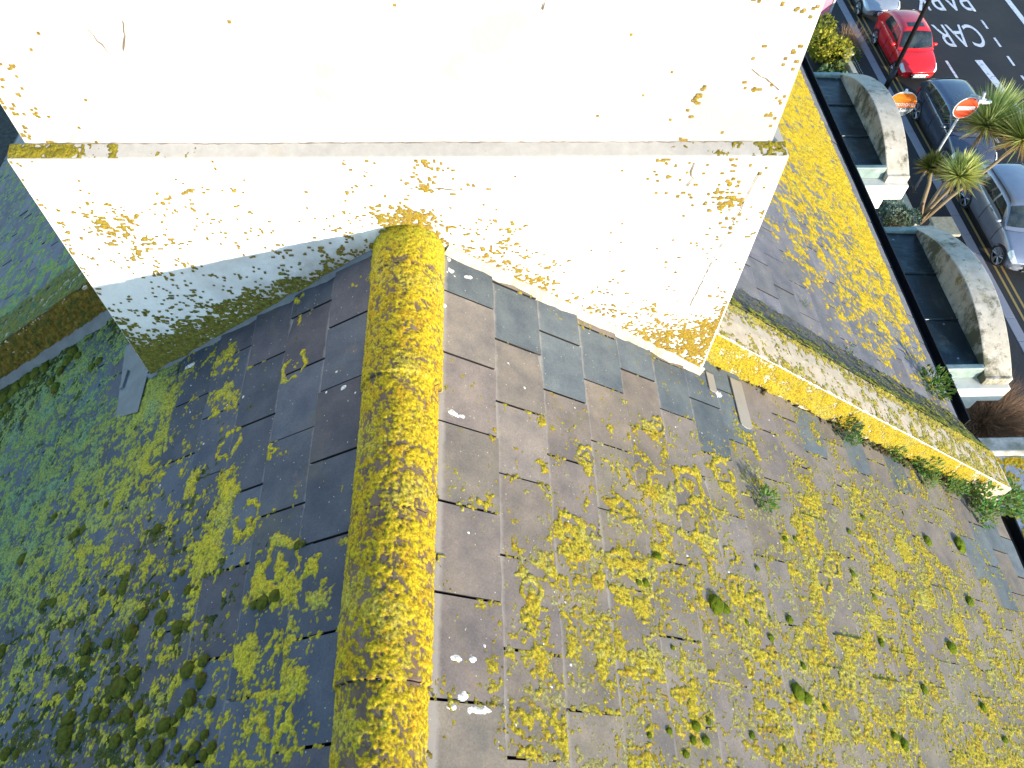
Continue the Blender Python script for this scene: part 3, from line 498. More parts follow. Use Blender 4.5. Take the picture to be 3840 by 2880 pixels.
# ridge: half-round clay tiles under a lichen coat
RA, RB, RZ = 0.130, 0.136, -0.092
JOINTS = [-0.07, 0.185, 0.645, 1.105, 1.565, 2.025, 2.485, 2.945, 3.405]
def ridge_surf(ph, v, n):
    """ph: angle 0..pi over the roll"""
    j = np.searchsorted(np.array(JOINTS), v) ; jn = np.array(JOINTS)[np.clip(j, 0, len(JOINTS) - 1)]
    fr = 1 - (jn - v) / 0.46
    e = 0.006 * fr + (hash01(j, j * 0 + 2, 9) - .5) * 0.006
    tp = 0.015 * np.clip(v / 1.7, 0, 1.5)
    x = (RA - tp + e + n) * np.cos(ph) - 0.0045 * np.clip(v / 0.8, 0, 1) + (hash01(j, j * 0 + 4, 9) - .5) * 0.006; z = RZ + (RB - tp + e + n) * np.sin(ph)
    return np.stack([-x, -v, z], -1)
ph = np.linspace(-0.02, math.pi + 0.02, 33)
mbV = []; mbF = []
for j in range(len(JOINTS) - 1):
    va, vb = JOINTS[j] + 0.002, JOINTS[j + 1] - 0.002
    if va < 0: va = 0.001
    base = len(mbV)
    for v in (va, vb):
        for p in ph: mbV.append(ridge_surf(np.array(p), np.array(min(max(v, JOINTS[j] + 1e-4), JOINTS[j + 1] - 1e-4)), np.array(0.0)))
    for i in range(len(ph) - 1): mbF.append((base + i, base + i + 1, base + len(ph) + i + 1, base + len(ph) + i))
    for v_i in (0, 1):                                             # end thickness
        b2 = len(mbV); vv = (va, vb)[v_i]
        for p in ph: mbV.append(ridge_surf(np.array(p), np.array(vv), np.array(-0.02)))
        for i in range(len(ph) - 1): mbF.append((base + v_i * len(ph) + i, base + v_i * len(ph) + i + 1, b2 + i + 1, b2 + i))
me = fast_mesh('ridge', np.array(mbV), np.array(mbF), smooth=False)
ridge = mkobj('ridge', me, M['tile'], None); part(ridge, house); tag(ridge, 'half round ridge tiles coated in bright yellow lichen')
a, b = grid(0.0, math.pi, 0.0, 2.35, 0.004); RR = 0.133
a = a  # angle sampled finer
ang = np.arange(0.0, math.pi, 0.004 / RR); vv = np.arange(0.0, 2.35, 0.004); a, b = np.meshgrid(ang, vv, indexing='ij')
d = np.full(a.shape, 0.80) + 0.16 * np.exp(-((b - 0.05) / 0.10) ** 2) - 0.12 * np.exp(-((a - 1.15) / 0.55) ** 2) - 0.06 * (b > 0.9)
u = a * RR
F = growth_noise(u, b, 400, 0.85, 0.45) + probit(d + .01) * 1.05
for jv in JOINTS: F -= 1.1 * np.exp(-((b - jv) / 0.010) ** 2) * (0.6 + pn(u / 0.05, b / 0.05, 77))
def rcol(aa, bb, ff):
    uu = aa * RR
    c1 = lichen_col(uu, bb, ff, seed=460, y=(0.52, 0.385, 0.011), o=(0.50, 0.29, 0.010), p=(0.46, 0.39, 0.06), d=(0.15, 0.11, 0.02), pale=0.32)
    c2 = lichen_col(uu, bb, ff, seed=460, y=(0.42, 0.37, 0.018), o=(0.44, 0.34, 0.018), p=(0.37, 0.36, 0.05), d=(0.15, 0.13, 0.02), pale=0.2)
    t = np.clip(1.05 - bb / 0.24 + 0.5 * pn(uu / .09, bb / .09, 5), 0, 1)[:, None]
    return c1 * (1 - t) + c2 * t
crust('lichen', ridge, M['crust'], a, b, lambda aa, bb, H: ridge_surf(aa, bb, H), F * 0.5, rcol, 0.0042, 0.0026)

# eaves gutter and street wall of our house
def gutter(parent, y0, y1, x=3.865, z=-2.80):
    mb = MB(); prof = [(x, z + .04), (x + .002, z - .055), (x + .03, z - .078), (x + .075, z - .078), (x + .108, z - .05), (x + .112, z + .045), (x + .102, z + .045), (x + .098, z - .045), (x + .07, z - .066), (x + .035, z - .066), (x + .012, z - .05), (x + .010, z + .04)]
    n = len(prof); vs = [(p[0], y, p[1]) for y in (y0, y1) for p in prof]
    fs = [(i, (i + 1) % n, n + (i + 1) % n, n + i) for i in range(n)] + [tuple(range(n)), tuple(range(2 * n - 1, n - 1, -1))]
    mb.add(vs, fs)
    for k in range(int((y1 - y0) / 0.9)):
        y = y0 + 0.4 + k * 0.9; mb.box(x - .01, x + .118, y, y + .025, z - .085, z - .070); mb.box(x + .112, x + .120, y, y + .025, z - .085, z + .047)
    return part(mb.build('gutter', M['gutter']), parent)
gutter(house, -3.4, 0.05)
mb = MB(); mb.box(-4.75, 3.72, -3.4, 0.10, -15.5, -3.35); part(mb.build('wall', M['stucco']), house)

# lead step flashing left of the chimney base, two lead tabs on the sunlit slope
mb = MB()
def slab_on(mb, side, s0, s1, v0, v1, n0, n1):
    c = [rpos(side, np.array(s), np.array(v), np.array(n)) for n in (n0, n1) for s, v in ((s0, v0), (s1, v0), (s1, v1), (s0, v1))]
    mb.add(c, [(0, 3, 2, 1), (4, 5, 6, 7), (0, 1, 5, 4), (1, 2, 6, 5), (2, 3, 7, 6), (3, 0, 4, 7)])
c_ = [rpos('L', np.array(s_), np.array(v_), np.array(n_)) for n_ in (.013, .017) for s_, v_ in ((1.56, -.30), (1.84, -.30), (1.71, .17), (1.53, .205))]; mb.add(c_, [(0, 3, 2, 1), (4, 5, 6, 7), (0, 1, 5, 4), (1, 2, 6, 5), (2, 3, 7, 6), (3, 0, 4, 7)])
o = part(mb.build('flashing', M['flash'], None, bevel=0.002), house); tag(o, 'grey lead flashing strip on the shaded slates')
mb = MB(); slab_on(mb, 'L', 1.72, 1.745, -0.10, 0.0, 0.017, 0.027); o2 = mb.build('fixing_clip', M['flash'], o)
def tab(s0, s1, v0, v1):
    mb = MB(); n = 7; r_ = (s1 - s0) / 2
    out = [(s0, v0), (s1, v0)] + [((s0 + s1) / 2 + r_ * math.cos(t), v1 - r_ * 0.5 + r_ * 0.5 * math.sin(t)) for t in np.linspace(0, math.pi, n)]
    k = len(out); vs = [rpos('R', np.array(s), np.array(v), np.array(n_)) for n_ in (0.010, 0.0145) for s, v in out]
    mb.add(vs, [tuple(range(k, 2 * k))] + [(i, (i + 1) % k, k + (i + 1) % k, k + i) for i in range(k)])
    return part(mb.build('lead_tab', M['zinc'], None, bevel=0.0015), house)
tab(1.835, 1.925, -0.06, 0.225)
tab(1.645, 1.70, -0.02, 0.09)

# ------------------------------------------------------------------ chimney stack
A_, B_, H_ = 1.2526, 1.3153, 0.3391
INS, RISE, DEP, TOP = 0.052, 0.024, 1.02, 2.05
chim = empty('chimney_stack', (0.03, 0.5, -0.4)); tag(chim, 'broad white rendered chimney stack with a stepped ledge, rising from the ridge', 'chimney')
def wavy_wall(name, faces, mats, res=0.06, amp=0.0035, seed=1, mi=None):
    """faces: list of (origin, U, V) rectangles; one mesh with a slight hand-trowelled waviness"""
    V = []; F = []; mats_i = []
    for fi, (o, u, v) in enumerate(faces):
        o, u, v = Vector(o), Vector(u), Vector(v); n = u.cross(v).normalized(); nu = max(1, int(u.length / res)); nv = max(1, int(v.length / res)); base = len(V)
        for i in range(nu + 1):
            for j in range(nv + 1):
                p = o + u * (i / nu) + v * (j / nv); e = min(i, nu - i, 1) * min(j, nv - j, 1)
                p = p + n * (amp * (mnoise.noise(p * 3.1 + Vector((seed, 0, 0))) + 0.6 * mnoise.noise(p * 9.0)) * e)
                V.append(tuple(p))
        for i in range(nu):
            for j in range(nv):
                a = base + i * (nv + 1) + j; F.append((a, a + nv + 1, a + nv + 2, a + 1)); mats_i.append(0 if mi is None else mi[fi])
    me = bpy.data.meshes.new(name); me.from_pydata(V, [], F); me.polygons.foreach_set('material_index', np.array(mats_i, np.int32)); me.polygons.foreach_set('use_smooth', np.ones(len(F), bool)); me.update()
    return mkobj(name, me, mats)
ZB = -1.6
plinth = part(wavy_wall('plinth', [((-A_, 0, ZB), (A_ + B_, 0, 0), (0, 0, H_ - ZB)), ((B_, 0, ZB), (0, DEP, 0), (0, 0, H_ - ZB)), ((B_, DEP, ZB), (-A_ - B_, 0, 0), (0, 0, H_ - ZB)), ((-A_, DEP, ZB), (0, -DEP, 0), (0, 0, H_ - ZB))], [M['render']]), chim)
# sloped ledge
mb = MB(); i_ = INS
lo = [(-A_ - .002, -.002, H_ - .004), (B_ + .002, -.002, H_ - .004), (B_ + .002, DEP + .002, H_ - .004), (-A_ - .002, DEP + .002, H_ - .004)]
l1 = [(x, y, H_ + .004) for x, y, z in lo]
hi = [(-A_ + i_, i_, H_ + RISE), (B_ - i_, i_, H_ + RISE), (B_ - i_, DEP - i_, H_ + RISE), (-A_ + i_, DEP - i_, H_ + RISE)]
mb.add(lo + l1 + hi, [(k, (k + 1) % 4, 4 + (k + 1) % 4, 4 + k) for k in range(4)] + [(4 + k, 4 + (k + 1) % 4, 8 + (k + 1) % 4, 8 + k) for k in range(4)])
ledge = part(mb.build('ledge', M['ledge'], None, bevel=0.006), chim); tag(ledge, 'narrow dirty sloping ledge, colour darkened for grazing sun, between plinth and shaft')
x0, x1, y0, y1, z0 = -A_ + INS, B_ - INS, INS, DEP - INS, H_ + RISE - .004
shaft = part(wavy_wall('shaft', [((x0, y0, z0), (x1 - x0, 0, 0), (0, 0, TOP - z0)), ((x1, y0, z0), (0, y1 - y0, 0), (0, 0, TOP - z0)), ((x1, y1, z0), (x0 - x1, 0, 0), (0, 0, TOP - z0)), ((x0, y1, z0), (0, y0 - y1, 0), (0, 0, TOP - z0))], [M['render_shaft']], seed=9), chim)
mb = MB(); mb.box(x0 - .05, x1 + .05, y0 - .05, y1 + .05, TOP - .001, TOP + .14); part(mb.build('chimney_cap', M['ledge'], None, bevel=0.01), chim)
# dark hairline joint above the ledge and hairline cracks (filled with dirt)
def strips(lines, y, wd, mat, nm, parent):
    mb = MB()
    for ln in lines:
        pts = []
        for (xa, za), (xb, zb) in zip(ln[:-1], ln[1:]):
            L_ = math.hypot(xb - xa, zb - za); n = max(2, int(L_ / 0.012))
            for q in range(n): pts.append((xa + (xb - xa) * q / n, za + (zb - za) * q / n))
        pts.append(ln[-1]); vs = []
        for q, (px, pz) in enumerate(pts):
            dx = pts[min(q + 1, len(pts) - 1)][0] - pts[max(q - 1, 0)][0]; dz = pts[min(q + 1, len(pts) - 1)][1] - pts[max(q - 1, 0)][1]; l = math.hypot(dx, dz) or 1
            jx = 0.005 * mnoise.noise(Vector((px * 40, pz * 40, 1))); ww = wd * (0.35 + 0.9 * abs(mnoise.noise(Vector((px * 30, pz * 30, 5)))))
            vs.append((px - dz / l * ww + jx, y(px, pz), pz + dx / l * ww + jx)); vs.append((px + dz / l * ww + jx, y(px, pz), pz - dx / l * ww + jx))
        mb.add(vs, [(2 * q, 2 * q + 1, 2 * q + 3, 2 * q + 2) for q in range(len(pts) - 1)])
    return mb.build(nm, mat, parent)
def yw(off, seed):
    return lambda x, z: off - 0.0045
lowc = [c for c in CRACKS if all(p[1] < H_ - .005 for p in c)]; upc = [c for c in CRACKS if all(p[1] > H_ + .03 for p in c)]
for c in lowc: strips([c], yw(0.0, 1), 0.0034, M['crack'], 'crack', plinth)
for c in upc: strips([c], lambda x, z: INS - 0.0045, 0.0030, M['crack'], 'crack', shaft)
strips([[(-1.15, H_ + RISE + .002), (-.4, H_ + RISE + .001), (.3, H_ + RISE + .003), (1.2, H_ + RISE + .001)]], lambda x, z: INS - 0.006, 0.0018, M['crack'], 'crack', shaft)
# lichen on the chimney
def wall_lichen(name, parent, xa, xb, za, zb, y, dens, res, seed, shade=False, k=0.8, extra=None):
    a, b = grid(xa, xb, za, zb, res)
    d = idw(dens, a[::4, ::4], b[::4, ::4], 3.5, 0.02); d = np.repeat(np.repeat(d, 4, 0), 4, 1)[:a.shape[0], :a.shape[1]]
    F = (0.32 * pn(a / 0.085, b / 0.06, seed) + 0.42 * pn(a / 0.034, b / 0.024, seed + 1) + 0.62 * pn(a / 0.016, b / 0.012, seed + 2) + .40 * pn(a / .0085, b / .007, seed + 3)) / 0.36 + probit(d * .9) * 1.15 - 0.15
    if extra is not None: F = extra(F, a, b)
    F *= 0.4
    def colf(aa, bb, ff):
        c = lichen_col(aa, bb, ff, seed=seed + 9, y=(0.28, 0.20, 0.009), o=(0.28, 0.165, 0.010), p=(0.22, 0.185, 0.02), d=(0.24, 0.165, 0.05), pale=0.2)
        t = np.clip((-aa - 0.15) / 0.3, 0, 1) * np.clip((-0.262 * -aa * 1.0 + 0.0 - bb) / 0.06, 0, 1)
        mossy = np.array((0.185, 0.168, 0.028))[None] * (1 + 0.5 * pn(aa / 0.02, bb / 0.02, 3)[:, None])
        return c * (1 - t[:, None]) + mossy * t[:, None]
    return crust(name, parent, M['crust'], a, b, lambda aa, bb, H: np.stack([aa, y - 0.0028 - H * 0.7, bb], -1), F, colf, 0.006)
def below_roof(F, a, b):
    rl = -np.abs(a) * np.where(a < 0, math.tan(TH_L), math.tan(TH_R))
    F = np.where(b < rl - 0.01, -9, F)
    base = np.clip(1 - (b - rl) / 0.05, 0, 1)
    return F + 0.5 * base * (np.abs(a) > 0.16)
wall_lichen('lichen', plinth, -A_ + .004, B_ - .004, -0.98, H_ - .004, 0.0, DENS_C, 0.0045, 500, extra=below_roof)
wall_lichen('lichen', shaft, x0 + .004, x1 - .004, H_ + RISE, 1.25, INS, [(x, z, d_ * .5) for x, z, d_ in DENS_S], 0.005, 540)
# lichen on the ledge ends
a, b = grid(-A_ + .004, B_ - .004, 0.0, 1.0, 0.0045)
LD = [(-1.2, .4, .97), (-1.1, .5, .9), (-1.02, .5, .6), (-.95, .5, .05), (-.92, .5, .75), (-.87, .5, .02), (-.5, .5, 0.01), (0, .5, .01), (.1, .4, .02), (.6, .5, .01), (.85, .5, .05), (1.05, .5, .12), (1.2, .5, .4), (1.28, .5, .75), (-.3, .5, 0.0), (.75, .4, .25), (.7, .5, 0.)]
d = idw(LD, a, b * 0 + .5, 3.5, .02)
ua = a; ub = b * math.hypot(INS, RISE)
F = (growth_noise(ua, ub, 580, 1.0) + probit(d) * 1.15) * 0.4
b2 = np.arange(0, math.hypot(INS, RISE), 0.0045)
a, b = np.meshgrid(np.arange(-A_ + .004, B_ - .004, .0045), b2, indexing='ij'); d = idw(LD, a, b * 0 + .5, 3.5, .02); F = (growth_noise(a, b, 580, 1.0) + probit(d) * 1.15) * 0.4
Lh = math.hypot(INS, RISE)
crust('lichen', ledge, M['crust'], a, b, lambda aa, bb, H: np.stack([aa, bb / Lh * INS - H * RISE / Lh, H_ + .004 + bb / Lh * (RISE - .004) + H * INS / Lh], -1), F, lambda x, y, f: lichen_col(x, y, f, seed=590, y=(0.24, 0.195, 0.010), o=(0.22, 0.17, 0.02), p=(0.18, 0.17, 0.03), d=(0.13, 0.11, 0.03), pale=.2), 0.007)
# mortar flashing where the plinth meets the slates
for sd, sx0, sx1, nm in (('R', 0.16, 1.60, 'mortar_flashing'), ('L', 0.16, 1.54, 'mortar_flashing')):
    mb = MB(); nseg = 40; vs = []
    for q in range(nseg + 1):
        s = sx0 + (sx1 - sx0) * q / nseg; e = 0.012 * mnoise.noise(Vector((s * 9, 0, 3))) + .006 * mnoise.noise(Vector((s * 40, 0, 3))); h = (0.044 if sd == 'R' else 0.018) + e
        vs += [rpos(sd, np.array(s), np.array(0.003 if False else -0.002), np.array(h)), rpos(sd, np.array(s), np.array(0.006), np.array(h - .003)), rpos(sd, np.array(s), np.array(0.022 + e * 1.6), np.array(0.004))]
    mb.add(vs, [(3 * q + r_, 3 * q + r_ + 1, 3 * q + r_ + 4, 3 * q + r_ + 3) for q in range(nseg) for r_ in (0, 1)])
    part(mb.build(nm, M['mortar' if sd == 'R' else 'flash'], None), chim)

# ------------------------------------------------------------------ parapet walls on the party line
def parapet(side, name, s0, s1, yf, top_w, h, fillet, label, lift=0.0):
    root = empty(name, tuple(rpos(side, np.array((s0 + s1) / 2), np.array(-yf), np.array(0.0))), 0); tag(root, label, 'parapet wall')
    th = TH[side]; g = SG[side]
    def P(s, y, dz): return (g * s * math.cos(th), y, -s * math.sin(th) + dz)
    ns = int((s1 - s0) / 0.05)
    def sweep(prof, nm, mat, jit=0.004, bevel=0):
        vs = []; k = len(prof)
        for q in range(ns + 1):
            s = s0 + (s1 - s0) * q / ns
            for r_, (y, dz) in enumerate(prof):
                e = jit * mnoise.noise(Vector((s * 6, r_ * 3.3, side == 'R')))
                vs.append(P(s, y + e, dz + jit * mnoise.noise(Vector((s * 7, r_ * 5.1, 9)))))
        fs = [(q * k + r_, (q + 1) * k + r_, (q + 1) * k + r_ + 1, q * k + r_ + 1) for q in range(ns) for r_ in range(k - 1)]
        fs.append(tuple(range(k))); fs.append(tuple(range(ns * k + k - 1, ns * k - 1, -1)))
        if g > 0: fs = [tuple(reversed(f)) for f in fs]
        mb = MB(); mb.add(vs, fs); return part(mb.build(nm, mat, None), root)
    front = sweep([(yf, -0.3), (yf, h - 0.008)], 'front_face', M['coping'])
    edge = sweep([(yf - .001, h - 0.009), (yf - 0.0015, h - .003), (yf + 0.007, h + 0.002)], 'coping_edge', M['sign_white'], 0.003)
    cope = sweep([(yf + .006, h + .001), (yf + top_w * .5, h + .002), (yf + top_w, h - .012)], 'coping', M['coping'])
    fil = sweep([(yf + top_w - .002, h - .013), (yf + top_w + fillet * .5, h * 0.42), (yf + top_w + fillet, 0.004)], 'mortar_fillet', M['fillet'], 0.012)
    return root, front, cope, fil, P
pR, frR, cpR, flR, PRf = parapet('R', 'parapet_wall', 1.3153 / math.cos(TH_R) - .05, 4.72, 0.10, 0.285, 0.222, 0.44, 'sunlit parapet wall crusted with yellow lichen, running from chimney to gutter')
pL, frL, cpL, flL, PLf = parapet('L', 'parapet_wall', 1.2526 / math.cos(TH_L) - .05, 5.9, 0.66, 0.285, 0.275, 0.44, 'shaded parapet wall with brown moss, left of the chimney')
mb = MB()
for q in range(1):
    s0_, s1_ = 1.2526 / math.cos(TH_L) - .05, 5.9
    mb.add([PLf(s0_, .655, -.02), PLf(s1_, .655, -.02), PLf(s1_, .60, .008), PLf(s0_, .60, .008), PLf(s0_, .655, .062), PLf(s1_, .655, .062)], [(3, 2, 5, 4)])
part(mb.build('flashing', M['flash']), pL)
def face_lichen(parent, side, s0, s1, c0, c1, dens, res, seed, posf, colkw, k=1.0, colf=None, mat='crust', hmax=.008, gain=.004):
    a, b = grid(s0, s1, c0, c1, res)
    F = growth_noise(a, b, seed, k, 0.7) + probit(np.clip(dens(a, b), 0.001, .999)) * 1.1
    return crust('lichen', parent, M[mat], a, b, posf, F * .42, colf or (lambda x, y, f: lichen_col(x, y, f, seed=seed + 5, **colkw)), hmax, gain)
thR = TH_R
YK = dict(y=(0.36, 0.28, 0.013), o=(0.36, 0.235, 0.010), p=(0.34, 0.30, 0.06), d=(0.18, 0.15, 0.025), pale=.3)
def pp(a, y, z): return np.stack([a * math.cos(thR), y, -a * math.sin(thR) + z], -1)
face_lichen(frR, 'R', 1.62, 4.62, 0.0, 0.225, lambda a, b: np.where(a < 4.2, 0.80 + 0.12 * np.clip((a - 2.2) / 1.5, 0, 1), 0.80 - (a - 4.2) * 1.3) - 0.35 * np.exp(-(b / 0.03) ** 2) * (a > 2.0), .0048, 600, lambda a, b, H: pp(a, 0.10 - H * .7 - 0.001, b), YK, hmax=.005)
face_lichen(cpR, 'R', 1.64, 4.70, 0.0, 0.285, lambda a, b: 0.12 + 0.5 * np.exp(-((b - .27) / .05) ** 2) + 0.28 * np.exp(-((b - 0.0) / .05) ** 2) + 0.30 * np.clip((a - 2.9) / 1.0, 0, 1), .0052, 620, lambda a, b, H: pp(a, 0.10 + b, 0.222 + .003 - .012 * np.clip(b / .285 * 2 - 1, 0, 1) + H), dict(y=(0.42, 0.325, 0.03), o=(0.42, 0.30, 0.025), p=(0.36, 0.33, 0.09), d=(0.22, 0.19, 0.06), pale=.4))
face_lichen(flR, 'R', 1.64, 4.68, 0.0, 0.44, lambda a, b: 0.10 + 0.55 * np.exp(-((b - .0) / .10) ** 2) + .15 * np.clip((a - 3.2) / 1, 0, 1), .006, 640, lambda a, b, H: pp(a, 0.385 + b, 0.21 - .205 * np.clip(b / .44, 0, 1) * (1.12 - .12 * b / .44) + .006 + H), dict(y=(0.50, 0.40, 0.03), o=(0.50, 0.36, 0.03), p=(0.40, 0.40, 0.12), d=(0.12, 0.13, 0.03), pale=.4))
def pl(a, y, z): return np.stack([-a * math.cos(TH_L), y, -a * math.sin(TH_L) + z], -1)
def brown(x, y, f):
    n = pn(x / .03, y / .03, 4)[:, None]; c = np.array((0.22, 0.15, 0.03)) * (1 + .5 * n); t = np.clip(pn(x / .05, y / .05, 14) * 2, 0, 1)[:, None]; return c * (1 - t) + np.array((0.12, 0.12, 0.03)) * t
face_lichen(frL, 'L', 1.55, 3.9, 0.055, 0.285, lambda a, b: np.full(a.shape, 0.93) - .3 * np.exp(-((b - .26) / .012) ** 2), .006, 660, lambda a, b, H: pl(a, 0.66 - H - .001, b), {}, colf=brown, mat='moss', hmax=.012, gain=.006)
def olive(x, y, f):
    n = pn(x / .03, y / .03, 4)[:, None]; c = np.array((0.19, 0.18, 0.03)) * (1 + .4 * n); t = np.clip(pn(x / .06, y / .06, 14) * 2, 0, 1)[:, None]; return c * (1 - t) + np.array((0.10, 0.15, 0.06)) * t
face_lichen(cpL, 'L', 1.55, 4.2, 0.0, 0.285, lambda a, b: .85 - 0.9 * b, .0075, 680, lambda a, b, H: pl(a, 0.66 + b, .278 + H), {}, colf=olive)

# ------------------------------------------------------------------ neighbouring house behind the party wall
nb = empty('terraced_house', (0, 4, -15.5)); tag(nb, 'house behind the chimney with slate roof, black gutter and two curved bay tops', 'house')
nr = part(slate_roof('roof_slope', 'R', -7.2, -0.75, 4.70, None, True), nb); tag(nr, 'sunlit grey slates with a broad band of yellow lichen above the gutter')
nl = part(slate_roof('roof_slope', 'L', -7.2, -1.30, 6.02, None, True), nb); tag(nl, 'shaded blue grey slates streaked with green')
roof_lichen('lichen', nr, 'R', 0.9, 4.64, -6.0, -0.80, 0.0085, [(s_, v_, d_ * .93) for s_, v_, d_ in DENS_N], None, 700, dict(y=(0.62, 0.43, 0.010), o=(0.62, 0.36, 0.009), p=(0.50, 0.42, 0.05), d=(0.24, 0.18, 0.025), pale=.25), bare=.05, k=1.9, slate_var=.45, dscale=1.04, hmax=.010)
NLD = [(2.0, -1.3, .5), (3.0, -1.4, .6), (3.6, -1.4, .5), (2.4, -2.0, .35), (3.4, -2.0, .3), (3.0, -3.0, .3), (4.5, -3.0, .25), (5.5, -4.5, .3), (4.0, -4.0, .3), (2.0, -3, .4)]
roof_lichen('lichen', nl, 'L', 1.6, 5.95, -5.4, -1.2, 0.013, NLD, None, 740, {}, bare=.1, k=2.2, slate_var=.3, hmax=.012, colf=lambda x, y, f: olive(x, y, f) * np.array((1.6, 2.0, 2.9)))
gutter(nb, 0.80, 7.2)
mb = MB(); mb.box(-4.75, 3.72, 0.11, 7.2, -15.5, -3.35); part(mb.build('wall', M['stucco']), nb)
def bay(y_off, Z0=-3.15):
    yc, hw = 2.38 + y_off, 0.905
    root_parts = []
    body = MB(); body.box(3.721, 4.20, yc - .94, yc + .74, -15.5, Z0 - .801)
    b_ = part(body.build('bay_window', M['stucco']), nb)
    cor = MB(); cor.box(3.722, 4.85, yc - .985, yc + .975, Z0 - .29, Z0 - .10); cor.box(3.722, 4.66, yc - .975, yc + .90, Z0 - .43, Z0 - .291); cor.box(3.722, 4.44, yc - .965, yc + .82, Z0 - .60, Z0 - .431); cor.box(3.722, 4.22, yc - .955, yc + .80, Z0 - .80, Z0 - .601)
    o = cor.build('cornice', M['stucco'], b_, bevel=.012)
    # segmental pediment, solid slab with an arched top
    pb = MB(); n = 40; prof = []
    for q in range(n + 1):
        t = -1 + 2 * q / n; y = yc + hw * t; z = Z0 + 0.285 * (1 - t * t) - .01; prof.append((y, z))
    prof = [(yc - hw - .035, Z0 - .099), (yc - hw - .035, Z0 - .015)] + prof + [(yc + hw + .035, Z0 - .015), (yc + hw + .035, Z0 - .099)]
    k = len(prof); XI, XO = 4.590, 4.838
    vs = [(XI, y, z) for y, z in prof] + [(XO, y, z) for y, z in prof]
    fs = [tuple(range(k)), tuple(range(2 * k - 1, k - 1, -1))] + [(i, k + i, k + (i + 1) % k, (i + 1) % k) for i in range(k)]
    mi = [1, 0] + [0] * k; pb.v = vs; pb.f = fs; pb.c = [(1, 1, 1)] * len(vs); pb.m = mi
    pb.build('pediment', [M['pediment'], M['pediment_in']], b_, bevel=.010)
    lb = MB(); xs = np.linspace(3.74, XI - .003, 7); ys = np.linspace(yc - .81, yc + .81, 12); base = []
    vs = [(x, y, Z0 + .035 - .04 * (x - 3.74) / .85 + .004 * mnoise.noise(Vector((x * 4, y * 4, 2)))) for x in xs for y in ys]
    lb.add(vs, [(i * 12 + j, (i + 1) * 12 + j, (i + 1) * 12 + j + 1, i * 12 + j + 1) for i in range(6) for j in range(11)])
    for yy_ in (yc - .29, yc + .27):
        lb.tube([(x_, yy_ + .004 * math.sin(x_ * 9), Z0 + .040 - .04 * (x_ - 3.74) / .85) for x_ in np.linspace(3.75, XI - .01, 8)], .013, 8)
    ld = lb.build('lead_roof', M['lead'], b_, smooth=True)
    for sgn in (-1, 1):
        kb = MB(); ya, yb = sorted((yc + sgn * .811, yc + sgn * .865)); kb.box(3.74, XI - .004, ya, yb, Z0 - .098, Z0 + .045); kb.build('roof_kerb', M['verdigris'], b_, bevel=.01)
    return b_
for yo, lb_ in ((0.0, 'bay top nearest the parapet, mossy curved pediment and dark lead roof'), (2.607, 'bay top beyond the other, beside the yellow flowering shrub')):
    tag(bay(yo), lb_)
# lichened bay roof of our own house beyond the parapet end
ob = MB(); ob.box(3.74, 6.2, -1.3, 0.86, -15.5, -3.42); o = part(ob.build('bay_window', M['stucco']), house)
rb = MB(); rb.box(3.742, 6.25, -1.35, 0.80, -3.419, -3.36); ro = rb.build('bay_roof', simple('pale_slate', (0.34, 0.34, 0.35), .8, 0, 20, .25, .4), o, bevel=.006)
kb2 = MB(); kb2.box(3.742, 6.26, 0.801, 0.94, -3.418, -3.28); kb2.build('roof_kerb', simple('grey_stone', (0.34, 0.34, 0.31), .9, 0, 14, .3, .6, dirt=(.14, .15, .11), dirt_scale=5, dirt_amt=(.5, .7)), o, bevel=.012)
a, b = grid(4.45, 5.6, -1.3, 0.79, .008); F = (growth_noise(a, b, 800, 1.8, .8) + probit(np.clip(.40 + .35 * pn(a / .35, b / .35, 3) + .2 * (a > 4.8), .02, .97)) * 1.1) * .42
crust('lichen', ro, M['crust'], a, b, lambda x, y, H: np.stack([x, y, -3.36 + H], -1), F, lambda x, y, f: lichen_col(x, y, f, seed=820, y=(0.60, 0.40, 0.010), o=(0.60, 0.32, 0.008), p=(0.33, 0.31, 0.12), d=(.25, .2, .03)), .012)

# ------------------------------------------------------------------ moss cushions (each one a thing)
def cushion_mesh(seed, lit):
    import bmesh
    bm = bmesh.new(); bmesh.ops.create_icosphere(bm, subdivisions=5, radius=1.0)
    cl = bm.verts.layers.float_color.new('col'); sv = Vector((seed * 7.3, seed * 1.9, 0)); r_ = random.Random(seed)
    lobes = [(Vector((r_.uniform(-1, 1), r_.uniform(-1, 1), r_.uniform(0, .8))).normalized(), r_.uniform(.25, .5)) for _ in range(3)]
    for v in bm.verts:
        d = v.co.normalized(); k = 1 + .16 * mnoise.noise(d * 1.7 + sv) + .07 * mnoise.noise(d * 4.5 + sv) + .035 * mnoise.noise(d * 13 + sv) + .03 * mnoise.noise(d * 30 + sv) + r_.uniform(-.022, .03)
        for ld, la in lobes: k += la * .22 * max(0, d.dot(ld) - .55) / .45
        v.co = Vector((d.x * k, d.y * k, d.z * k * .85 + .12))
        t = .5 + .5 * mnoise.noise(d * 2.3 + sv + Vector((3, 1, 7))); br = max(0.0, mnoise.noise(d * 1.4 + sv * 2) * 1.3 - .25)
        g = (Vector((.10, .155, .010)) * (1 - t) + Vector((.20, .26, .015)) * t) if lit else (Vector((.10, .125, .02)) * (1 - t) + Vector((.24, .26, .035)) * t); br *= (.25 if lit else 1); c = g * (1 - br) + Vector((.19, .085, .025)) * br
        v[cl] = (*c, 1)
    me = bpy.data.meshes.new('moss_cushion'); bm.to_mesh(me); bm.free(); me.polygons.foreach_set('use_smooth', np.ones(len(me.polygons), bool)); return me
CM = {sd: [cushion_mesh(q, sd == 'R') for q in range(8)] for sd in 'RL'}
for sd in CM:
    for me in CM[sd]: me.materials.append(M['moss'])
